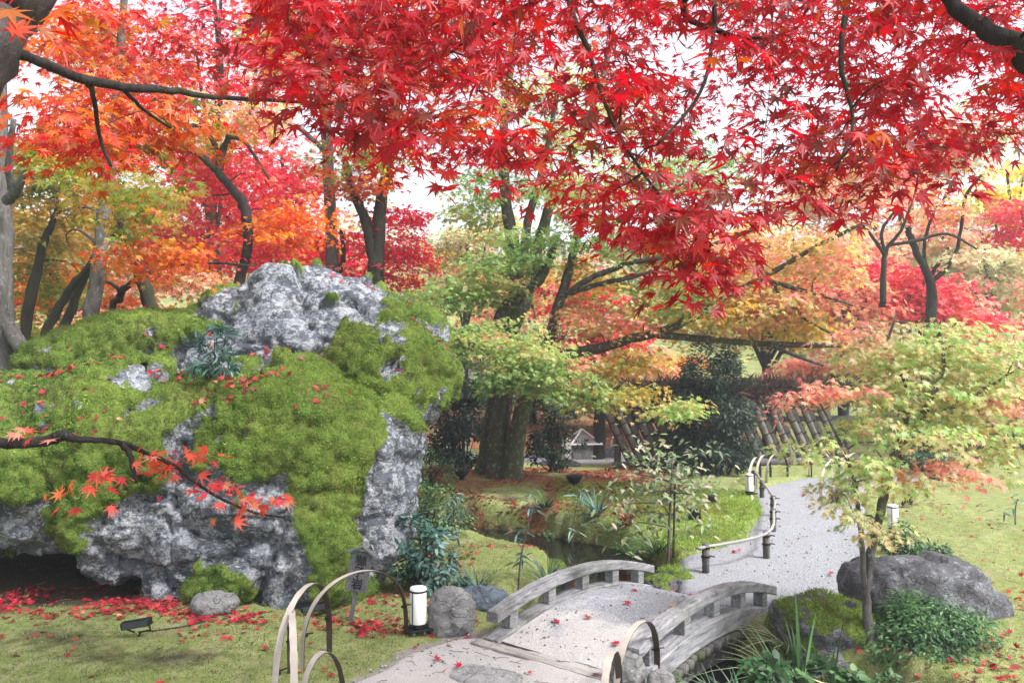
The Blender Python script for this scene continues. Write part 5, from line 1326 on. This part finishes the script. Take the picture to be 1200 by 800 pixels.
def beam(y, w, h, z0, x0, x1, name, rise=.15, n=26, mat='wood', droop=0.0):
    xs_ = np.linspace(x0, x1, n); V = []; F = []
    for k, x in enumerate(xs_):
        z = arch(x, rise) + z0
        jj = rng.normal(size=8) * .0016
        b_ = .008
        V += [(x, y - w / 2, z + b_), (x, y - w / 2, z + h - b_), (x, y - w / 2 + b_, z + h + jj[0]), (x, y + w / 2 - b_, z + h + jj[1]), (x, y + w / 2, z + h - b_), (x, y + w / 2, z + b_), (x, y + w / 2 - b_, z), (x, y - w / 2 + b_, z)]
        if k:
            o = (k - 1) * 8
            for m in range(8): F.append([o + m, o + (m + 1) % 8, o + 8 + (m + 1) % 8, o + 8 + m])
    F.append(list(range(8))); F.append([len(V) - 8 + m for m in range(8)][::-1])
    return mesh(name, np.array(V), F, M[mat], bridge)
for sgn in (1, -1):
    y = sgn * (half - .05)
    beam(y, .115, .078, .165, -BL / 2 - .09, BL / 2 + .06, 'handrail')
    beam(sgn * (half - .045), .15, .15, -.105, -BL / 2 - .10, BL / 2 + .08, 'kerb_beam')
    for x in (-.445, -.22, 0.0, .22, .425):
        m = MB(); xx = x * BL; hgt = .165 - .045
        m.box((xx, y, arch(xx) + .045 + hgt / 2 + .001), (.10, .085, hgt + .012), Matrix.Rotation(-math.atan(-8 * .15 * xx / BL ** 2), 3, 'Y') if 0 else None, .005, .001)
        m.build('baluster', M['wood'], bridge)
# row of round log ends with moss carrying the deck
m = MB(); nlog = 25
for k in range(nlog):
    x = (k + .5) / nlog * (BL + .05) - BL / 2 - .02
    r = .043 * random.uniform(.88, 1.1)
    m.tube(np.array([(x, -half - .03 - random.uniform(0, .03), arch(x) - .155), (x, half + .03 + random.uniform(0, .03), arch(x) - .155)]), r, 10)
m.build('deck_logs', mat_bark('mossy_log', (.05, .045, .045), (.17, .165, .165), (.2, .24, .1), .45, .9), bridge, True)
for sgn in (1, -1):
    beam(sgn * (half - .12), .13, .15, -.36, -BL / 2 + .05, BL / 2 - .05, 'arch_beam', .15, 26, 'wood_dark')
for sx_ in (-1, 1):
    m = MB()
    for k in range(7):
        m.box((sx_ * (BL / 2 - .0), -half + .1 + k * BWID / 6.8, -.32), (.26, .2, .36), Matrix.Rotation(random.uniform(-.15, .15), 3, 'Z'), .04, .01)
    m.build('abutment', M['stone_dark'], bridge)
m = MB(); m.box((-BL / 2 - .17, 0, -.012), (.1, BWID + .1, .05), None, .008); m.build('threshold_plank', mat_wood('sandy_plank', (.22, .205, .19), (.46, .435, .41), 1, 1), bridge)

# ---------------------------------------------------------------- bamboo hoop edging
def hoop(half_w, h, band=.041, th=.007):
    n = 36; V = []; F = []; MI = []
    for k in range(n + 1):
        t_ = k / n; a = math.pi * t_
        x = -half_w * math.cos(a); z = h * (math.sin(a) ** .62)
        if k in (0, n): z = -.08
        dx = half_w * math.sin(a); dz = h * .62 * math.cos(a) * max(math.sin(a), .05) ** (-.38)
        L = math.hypot(dx, dz); nx_, nz_ = -dz / L, dx / L
        bw_ = band * (1 + .08 * math.sin(k * 1.7)) / 2
        for (s1, s2) in ((1, -1), (1, 1), (-1, 1), (-1, -1)):
            V.append((x + nx_ * th * s1 * .5, s2 * bw_, z + nz_ * th * s1 * .5))
        if k:
            o = (k - 1) * 4
            for m_ in range(4):
                F.append([o + m_, o + (m_ + 1) % 4, o + 4 + (m_ + 1) % 4, o + 4 + m_]); MI.append(0 if m_ in (0,) else 1)
    return V, F, MI
def make_hoop(label, group):
    r = thing('bamboo_hoop', label, 'hoop edging', (0, 0, 0), 0, group)
    V, F, MI = hoop(.48, .56)
    mesh('split_bamboo', np.array(V), F, None, r, False, mats=[M['bamboo_pale'], M['bamboo_dark']], midx=MI)
    for s in (-1, 1):
        c = (s * .455, 0, .22); a = np.linspace(0, 4 * math.pi, 25)
        q_ = np.stack([c[0] + .011 * np.cos(a), .024 * np.sin(a), c[2] - .008 + .0013 * a], 1)
        m = MB(); m.tube(np.concatenate([q_, [(c[0] + .03, -.05, c[2] + .02)]]), .005, 5, False); m.build('twine_tie', M['twine'], r)
    return r
NEARG = 'bamboo hoops edging the sandy path'
def put_hoop(o, a, b, h=None):
    a = np.asarray(a, float); b = np.asarray(b, float); c = (a + b) / 2
    o.location = (float(c[0]), float(c[1]), float(min(a[2], b[2]))); d = b - a
    o.rotation_euler = (0, 0, math.atan2(d[1], d[0])); s = float(np.hypot(d[0], d[1])) / .96
    o.scale = (s, 1.0, (h / .56) if h else 1.0)
    return o
H0 = make_hoop('tall pale bamboo hoop in front of the wooden notice board, ending by the lantern', NEARG)
put_hoop(H0, G(354, 784), G(476, 744), .575)
put_hoop(dup(H0, (0, 0, 0), label='steep bamboo hoop on the left with one pale and one dark leg'), G(322, 838), G(386, 760), .60)
put_hoop(dup(H0, (0, 0, 0), label='narrow bamboo hoop tucked inside the steep left hoop'), G(345, 870), G(340, 785), .53)
put_hoop(dup(H0, (0, 0, 0), label='lowest bamboo hoop cut by the bottom edge at left'), G(350, 895), G(404, 868), .53)
put_hoop(dup(H0, (0, 0, 0), label='bamboo hoop standing at the foot of the right bridge rail'), G(722, 838), G(770, 790), .44)
put_hoop(dup(H0, (0, 0, 0), label='bamboo hoop leg at the bottom edge left of the right bridge rail foot'), G(706, 880), G(726, 836), .44)
FARG = 'bamboo hoops along the far bend of the gravel path'
prev = None
for k, ((ax, ay), (bx, by)) in enumerate([((877, 581), (891, 562)), ((886, 572), (903, 561)), ((898, 566), (923, 560)), ((923, 559), (951, 558)), ((948, 558), (975, 560)), ((962, 583), (985, 566)), ((985, 572), (1012, 556)), ((1005, 560), (1035, 556))]):
    lab = ['bamboo hoop right behind the small far lantern', 'second bamboo hoop beyond the far lantern, at the rail end', 'bamboo hoop left of the crossed hoops under the slatted fence', 'wide bamboo hoop crossing others under the slatted fence', 'bamboo hoop under the right part of the slatted fence', 'bamboo hoop on the right side of the far path bend', 'bamboo hoop half hidden by salmon leaves at the far bend', 'farthest right bamboo hoop glimpsed through the pale maple'][k]
    d = dup(H0, (0, 0, 0), label=lab); d["group"] = FARG
    put_hoop(d, G(ax, ay), G(bx, by), .52)
COG = 'bamboo hoops round the far courtyard'
for k, ((ax, ay), (bx, by)) in enumerate([((703, 541), (724, 538)), ((716, 540), (722, 531)), ((652, 540), (672, 541)), ((627, 536), (643, 540)), ((676, 541), (700, 541))]):
    lab = ['pale hoop right of the little roofed well', 'narrow pale hoop at the right end beside the well', 'pale hoop left of the little roofed well', 'pale hoop at the left of the far courtyard', 'low pale hoop in front of the little roofed well'][k]
    d = dup(H0, (0, 0, 0), label=lab); d["group"] = COG
    a_, b_ = GT(ax, ay), GT(bx, by); put_hoop(d, a_, b_, .55)

# ---------------------------------------------------------------- notice board
b = GT(411, 727)
sg = thing('notice_board', 'gray wooden notice board with a little roof and black characters, leaning by the boulder', 'sign', b, 0)
inner_tilt = Matrix.Rotation(math.radians(10), 3, 'Y')
m = MB(); m.box(inner_tilt @ Vector((0, 0, .12)), (.035, .03, .34), inner_tilt, .003); m.build('post', M['sign_wood'], sg)
m = MB(); m.box(inner_tilt @ Vector((0, -.018, .42)), (.178, .022, .335), inner_tilt, .003)
board = m.build('board', M['sign_wood'], sg)
m = MB()
for s in (-1, 1):
    rt = inner_tilt @ Matrix.Rotation(s * math.radians(27), 3, 'Y')
    m.box(inner_tilt @ Vector((s * .058, -.018, .600)), (.142, .085, .016), rt, .003)
m.build('roof', M['sign_wood'], sg)
for ch, zc in (('獅', .515), ('子', .42), ('岩', .325)):
    cu = bpy.data.curves.new('ch', 'FONT'); cu.body = ch; cu.size = .098; cu.extrude = .0015; cu.offset = .0010; cu.align_x = 'CENTER'; cu.align_y = 'CENTER'
    to = bpy.data.objects.new('ch', cu); COL.objects.link(to)
    me = bpy.data.meshes.new_from_object(to.evaluated_get(bpy.context.evaluated_depsgraph_get()))
    bpy.data.objects.remove(to); bpy.data.curves.remove(cu)
    # centre the glyph on its own bounds
    cs = np.array([v.co[:] for v in me.vertices]); mid = (cs.min(0) + cs.max(0)) / 2
    for v in me.vertices:
        q = Vector((v.co.x - mid[0], 0, v.co.y - mid[1])); w_ = inner_tilt @ (Vector((0, -.0312, zc)) + q); w_.y -= v.co.z
        v.co = w_
    me.name = 'written_character'; me.materials.clear(); me.materials.append(M['ink'])
    o = bpy.data.objects.new('written_character', me); COL.objects.link(o); o.parent = board

# ---------------------------------------------------------------- paper lanterns
def make_lantern(label, group):
    r = thing('paper_lantern', label, 'lantern', (0, 0, 0), 0, group)
    m = MB(); m.lathe([(.060, 0), (.064, .01), (.064, .29), (.060, .30)], 28, (0, 0, .06)); m.build('paper_shade', M['paper'], r, True)
    m = MB(); m.lathe([(.066, 0), (.067, .003), (.067, .028), (.065, .03)], 28, (0, 0, .055)); m.build('base_ring', M['black'], r)
    m = MB(); m.lathe([(.0665, 0), (.0675, .003), (.0675, .012), (.066, .014)], 28, (0, 0, .325)); m.build('top_ring', M['black'], r)
    m = MB(); m.box((0, 0, .042), (.20, .17, .018), Matrix.Rotation(.5, 3, 'Z'), .003); m.build('base_plate', M['black'], r)
    for a in (0, 2.1, 4.2):
        m = MB(); m.tube(np.array([(.05 * math.cos(a), .05 * math.sin(a), .036), (.055 * math.cos(a), .055 * math.sin(a), -.03)]), .009, 8); m.build('leg', M['bamboo_pale'], r)
    for a in (1.0, 1.0 + math.pi):
        m = MB(); m.tube(np.array([(.070 * math.cos(a), .070 * math.sin(a), .05), (.070 * math.cos(a), .070 * math.sin(a), .34)]), .004, 6); m.build('upright', M['black'], r)
    return r
L0 = make_lantern('white paper lantern on a black plate beside the left bridge end', 'white paper lanterns')
q = GT(490, 742); L0.location = tuple(q + [0, 0, 0])
dup(L0, G(878, 583), label='small white lantern at the path edge beside the far bamboo rail').location.z += .03
dup(L0, GT(1046, 625), label='white lantern half hidden behind the slim maple on the right lawn')
q = GT(664, 545); dup(L0, q, scale=1.6, label='tiny white lantern in the far courtyard left of the roofed well')

# ---------------------------------------------------------------- ground lamps
def spotlight(label, loc, rz, s=1.0):
    r = thing('spotlight', label, 'lamp', loc, rz)
    m = MB(); m.box((0, 0, .10), (.21, .075, .055), Matrix.Rotation(-.15, 3, 'Y'), .01); h = m.build('lamp_head', M['black'], r)
    m = MB(); m.box((0, -.039, .10), (.18, .006, .042), Matrix.Rotation(-.15, 3, 'Y'), .001); m.build('lens', M['glass'], h)
    m = MB(); m.tube(np.array([(.085, 0, .10), (.10, .0, .05), (.02, .02, .03), (0, .02, -.03)]), .008, 7)
    m.tube(np.array([(-.07, .0, .06), (-.02, .02, .03)]), .007, 6); m.build('bracket', M['black'], r)
    m = MB(); m.tube(catmull(np.array([(0, .03, .03), (.1, .15, .0), (.25, .2, .005), (.4, .35, 0)]), 4), .006, 6); m.build('cable', M['black'], r)
    r.scale = (s,) * 3
    return r
spotlight('small black spotlight lying on red leaves under the boulder overhang', GT(160, 746), .1)
spotlight('black spotlight half hidden under the blue green shrub', GT(500, 668) , .3)
spotlight('thin black strip lamp on the grass behind the steep hoop', GT(368, 722) + [0, 0, -.02], .15, 1.0)
def bowl(label, loc, s=1.0):
    r = thing('bowl_lamp', label, 'lamp', loc, 0, 'black bowl shaped floodlights')
    m = MB(); m.lathe([(.06, 0), (.09, .02), (.13, .10), (.155, .135), (.15, .14), (.12, .1), (.05, .04)], 20, (0, 0, .05)); m.build('bowl', M['black'], r, True)
    m = MB(); m.lathe([(.07, 0), (.05, .03), (.03, .06)], 16); m.build('foot', M['black'], r)
    r.scale = (s,) * 3; return r
bowl('black bowl floodlight at the left foot of the big maple', GT(541, 562))
bowl('black bowl floodlight on the leaf strewn bank right of the maple', GT(673, 570))
q = GT(770, 515); bowl('distant black bowl floodlight before the orange leaf slope', P(770, 514, 21.5), 1.2)
def card(label, loc, w, h, rz=0, front='glass'):
    r = thing('floodlight', label, 'lamp', loc, rz, 'square black floodlights')
    m = MB(); m.box((0, 0, h / 2 + .03), (w, .07, h), Matrix.Rotation(.15, 3, 'X'), .008); hd = m.build('housing', M['black'], r)
    m = MB(); m.box((0, .040, h / 2 + .035), (w * .8, .008, h * .75), Matrix.Rotation(.15, 3, 'X'), .001); m.build('lens', M[front], hd)
    m = MB(); m.tube(np.array([(-w * .55, 0, h * .5), (-w * .55, 0, 0), (w * .55, 0, 0), (w * .55, 0, h * .5)]), .008, 6); m.build('bracket', M['black'], r)
    return r
card('square black floodlight on the moss behind the staked sapling', GT(814, 611), .15, .15)
card('black floodlight on the lawn right of the slim maple', GT(1063, 594), .15, .17, .2)
card('small dark floodlight on the moss near the far lantern', GT(835, 590), .14, .1, .4)

# ---------------------------------------------------------------- low bamboo rail along the path
pts = [(827, 670), (898, 654), (906, 622), (906, 604), (893, 583), (884, 570)]
fb = [G(*q) for q in pts]
rail = thing('bamboo_rail', 'low bleached bamboo rail on dark posts curving along the moss edge', 'railing', fb[0])
off = base_of(rail)
for q in fb:
    m = MB(); V, F = tube(np.array([q + [0, 0, -.06], q + [0, 0, .10], q + [0, 0, .12], q + [0, 0, .29]]) - off, [.038, .036, .040, .036], 10); m.add(V, F); po = m.build('post', M['wood_dark'], rail, True)
    for dz in (.15, .24):
        a = np.linspace(0, 4 * math.pi, 25); q_ = np.stack([.042 * np.cos(a), .042 * np.sin(a), dz + .0013 * a], 1)
        m = MB(); m.tube(np.concatenate([q_, [(.088, -.02, dz + .01)]]) + q - off, .007, 5, False); m.build('twine_tie', M['twine'], po)
rp = [fb[0] + [-.09, .0, .25]] + [q + [0, -.02, .26 + .02 * (k == 1)] for k, q in enumerate(fb)] + [fb[-1] + [-.1, .3, .25]]
A = catmull(np.array(rp) - off, 5); V, F = tube(A, .017, 9); MB().add(V, F).build('pole', M['bamboo_pole'], rail, True)
# dark bound posts on the other side of the path
for k, (px, py, lab) in enumerate(((1024, 628, 'dark bound wooden post right of the gravel path, nearest one'), (975, 588, 'dark post at the right side of the far path bend'), (982, 590, 'second dark post close to its twin at the far path bend'))):
    q = G(px, py) if k else GT(px, py)
    r = thing('edging_post', lab, 'post', q, 0, 'dark edging posts')
    MB().tube(np.array([(0, 0, -.05), (0, 0, .12), (0, 0, .24)]), [.045, .043, .042], 10).build('post', M['wood_dark'], r, True)
    m = MB(); a = np.linspace(0, 6 * math.pi, 37); m.tube(np.stack([.047 * np.cos(a), .047 * np.sin(a), .1 + .004 * a], 1), .007, 5, False)
    m.build('twine_tie', M['twine'], r)

# ---------------------------------------------------------------- slanted brushwood and bamboo fence
A_, B_ = np.array([P(722, 440, 16.9)[0], 16.9]), np.array([P(1000, 440, 18.0)[0], 18.0])
fl = float(np.linalg.norm(B_ - A_)); fz = min(gz(*A_), gz(*B_), gz(*((A_ + B_) / 2)))
fence = thing('slatted_fence', 'fence of slanted bound bamboo bundles under a brown brushwood cap', 'fence', (*A_, fz), math.atan2(*(B_ - A_)[::-1]))
M['bundle'] = mat_wood('bundled_branches', (.07, .06, .055), (.30, .27, .245), 3.0, 2)
nb = 27
for k in range(nb):
    x = .35 + (fl - .5) * k / (nb - 1)
    yy = -.06 if k % 2 else .07
    p0 = np.array([x + .02, yy, .08]); p1 = np.array([x - .60, yy, 1.38])
    r0 = .072 * random.uniform(.9, 1.1)
    po = MB()
    V, F = tube(np.array([p0 + (p1 - p0) * t_ for t_ in np.linspace(0, 1, 12)]), r0 * (1 + .08 * np.sin(np.arange(12) * 2.2)), 9, True, .06); po.add(V, F)
    po = po.build('bundle', M['bundle'], fence, True)
    m = MB(); d = nz(p1 - p0); e1_ = nz(np.cross(d, [0, 1, 0])); e2_ = np.cross(d, e1_); a = np.linspace(0, 2 * math.pi, 11)
    cord = []
    for t_ in np.arange(.08, .95, .2):
        c = p0 + (p1 - p0) * (t_ + random.uniform(-.02, .02))
        cord.append(c + (r0 * 1.07) * (np.cos(a)[:, None] * e1_ + np.sin(a)[:, None] * e2_))
    m.tube(np.concatenate(cord), .013, 5, False)       # one cord, wound round and carried up to the next turn
    m.build('twine_ties', M['twine'], po)
m = MB(); m.tube(np.array([(-.1, -.10, .07), (fl / 2, -.11, .08), (fl + .1, -.10, .07)]), [.085, .08, .085], 10); m.build('bottom_rail', M['wood_dark'], fence, True)
m = MB(); m.tube(np.array([(-.1, .14, 1.0), (fl + .1, .14, 1.0)]), .06, 8); m.build('back_rail', M['wood_dark'], fence, True)
for x in (.1, fl * .33, fl * .66, fl - .05):
    m = MB(); m.tube(np.array([(x, .2, -.1), (x, .2, 1.5)]), .075, 10); m.build('post', M['wood_dark'], fence, True)
cl = Cloud('blade', .15, 0); k = 9000
x = rng.uniform(-.3, fl + .2, k); u = rng.normal(size=k) * .42; 
p = np.stack([x, .1 + .16 * np.sin(u) * 1.6, 1.5 + .20 * np.cos(u * 1.4) + rng.normal(size=k) * .05], 1)
T = np.stack([rng.normal(size=k) * .6, np.sin(u) * 1.2 - .15, -np.abs(np.sin(u)) * .6 + rng.normal(size=k) * .35], 1)
cb = np.array([(.09, .055, .04), (.14, .085, .06), (.055, .035, .028), (.19, .12, .09)])[rng.integers(0, 4, k)]
cl.add(p, rng.normal(size=(k, 3)), T, rng.uniform(.2, .42, k), cb)
cap = cl.build('brushwood_cap', M['leaf_dry'], fence, False)

# ---------------------------------------------------------------- little roofed well, wall
q = GT(682, 541)
w_ = thing('roofed_well', 'little well with a pyramid roof in the far courtyard', 'well', q, .2)
m = MB(); h = .38
m.add([(-h, -h, .45), (h, -h, .45), (h, h, .45), (-h, h, .45), (0, 0, .78)], [[0, 1, 4], [1, 2, 4], [2, 3, 4], [3, 0, 4], [3, 2, 1, 0]]); ro = m.build('roof', M['wood'], w_)
m = MB()
for cx, cy in ((-h, -h), (h, -h), (h, h), (-h, h)): m.tube(np.array([(cx, cy, .455), (0, 0, .79)]), .022, 6)
for a_, b2 in (((-h, -h), (h, -h)), ((h, -h), (h, h)), ((h, h), (-h, h)), ((-h, h), (-h, -h))): m.tube(np.array([(*a_, .45), (*b2, .45)]), .022, 6)
m.build('ridge_pole', M['paper'], ro)
m = MB(); m.box((0, 0, .2), (.6, .6, .46), None, .02); m.build('stone_curb', M['stone_pale'], w_)
m = MB(); m.box((.62, .1, .14), (.55, .5, .40), None, .03); m.build('stone_basin', M['stone_dark'], w_)
gwz = gz(-4, 25)
gw = thing('garden_wall', 'low pale garden wall far off between the boulder and the big maple', 'wall', (-3.5, 25, gwz), .05)
m = MB(); m.box((0, 0, .35), (5.5, .3, 1.1), None, .01); m.build('wall_body', mat_flat('pale_plaster', (.55, .56, .57), .9, .2, 6), gw)
m = MB(); m.box((0, 0, .97), (5.7, .6, .12), None, .02); m.build('tile_cap', M['stone_blue'], gw)

# single leaves lying on the bridge and its rails
cl = Cloud('m7s', .25, .25)
cosr, sinr = math.cos(bridge.rotation_euler.z), math.sin(bridge.rotation_euler.z)
for x, y in ((-.6, .15), (.1, -.2), (.35, .3), (-.2, -.42), (.7, -.1), (-.85, -.3), (-.75, .35), (.9, .2), (-.1, .1)):
    cl.add(np.array([[BC[0] + x * cosr - y * sinr, BC[1] + x * sinr + y * cosr, arch(x) + .045]]), np.array([[.2, -.2, 1]]), rng.normal(size=(1, 3)), .065, pick('fallen', 1))
cl.build('fallen_leaves', M['leaf_dry'])["kind"] = "stuff"

# loose grit on the paths and the bridge
oct_v = np.array([(1, 0, 0), (-1, 0, 0), (0, 1, 0), (0, -1, 0), (0, 0, .7), (0, 0, -.7)]) * 1.0
oct_f = np.array([(0, 2, 4), (2, 1, 4), (1, 3, 4), (3, 0, 4), (2, 0, 5), (1, 2, 5), (3, 1, 5), (0, 3, 5)])
n = 26000
X = rng.uniform(-1.6, 6.5, n); Y = 4.6 + 9 * rng.random(n) ** 1.7
dp = sdist(X, Y, FARPATH); dn = sdist(X, Y, NEARPATH); dc = sdist(X, Y, STREAM)
Z = np.full(n, .004)
lx = (X - BC[0]) * BU[0] + (Y - BC[1]) * BU[1]; ly = -(X - BC[0]) * BU[1] + (Y - BC[1]) * BU[0]
onb = (np.abs(lx) < BL / 2) & (np.abs(ly) < half - .13)
Z = np.where(onb, arch(lx) + .026, Z)
ok = onb | (((dp < .04) | (dn < .12)) & (dc > .25))
edge = np.where(onb, half - .13 - np.abs(ly), -np.minimum(dp, dn))
ok &= rng.random(n) < np.clip(1.1 - edge * 1.6, .35, 1)
p = np.stack([X, Y, Z], 1)[ok]; k = len(p)
sz = .0035 + .012 * rng.random(k) ** 4
ang = rng.uniform(0, 6.28, k); ca, sa = np.cos(ang), np.sin(ang)
ov = oct_v[None] * rng.uniform(.6, 1.2, (k, 6, 1)) * sz[:, None, None]
ov = np.stack([ov[..., 0] * ca[:, None] - ov[..., 1] * sa[:, None], ov[..., 0] * sa[:, None] + ov[..., 1] * ca[:, None], ov[..., 2]], -1)
gcol_ = (rng.uniform(.09, .5, (k, 1)) * np.array([1.0, .99, 1.0])).repeat(6, 0)
mesh('grit', (p[:, None] + ov).reshape(-1, 3), (oct_f[None] + (np.arange(k) * 6)[:, None, None]).reshape(-1, 3), M['leaf_dry'], None, False, gcol_)["kind"] = "stuff"
# ---------------------------------------------------------------- pale autumn air
allz = []
for o in scene.objects:
    if o.type == 'MESH':
        allz += [(o.matrix_world @ Vector(c))[2] for c in o.bound_box]
HZ0, HZ1 = min(min(allz), -1.0) - 1.0, max(max(allz), 6.0) + 1.0
t = NT('haze')
pv_ = t.n("ShaderNodeVolumePrincipled")
pv_.inputs["Color"].default_value = (.93, .96, 1.0, 1); pv_.inputs["Density"].default_value = .003
pv_.inputs["Anisotropy"].default_value = .2
t.l(pv_.outputs[0], t.out.inputs["Volume"])
m = MB(); m.box((0, 53, (HZ0 + HZ1) / 2), (400, 240, HZ1 - HZ0))
m.build('haze', t.m)["kind"] = "stuff"
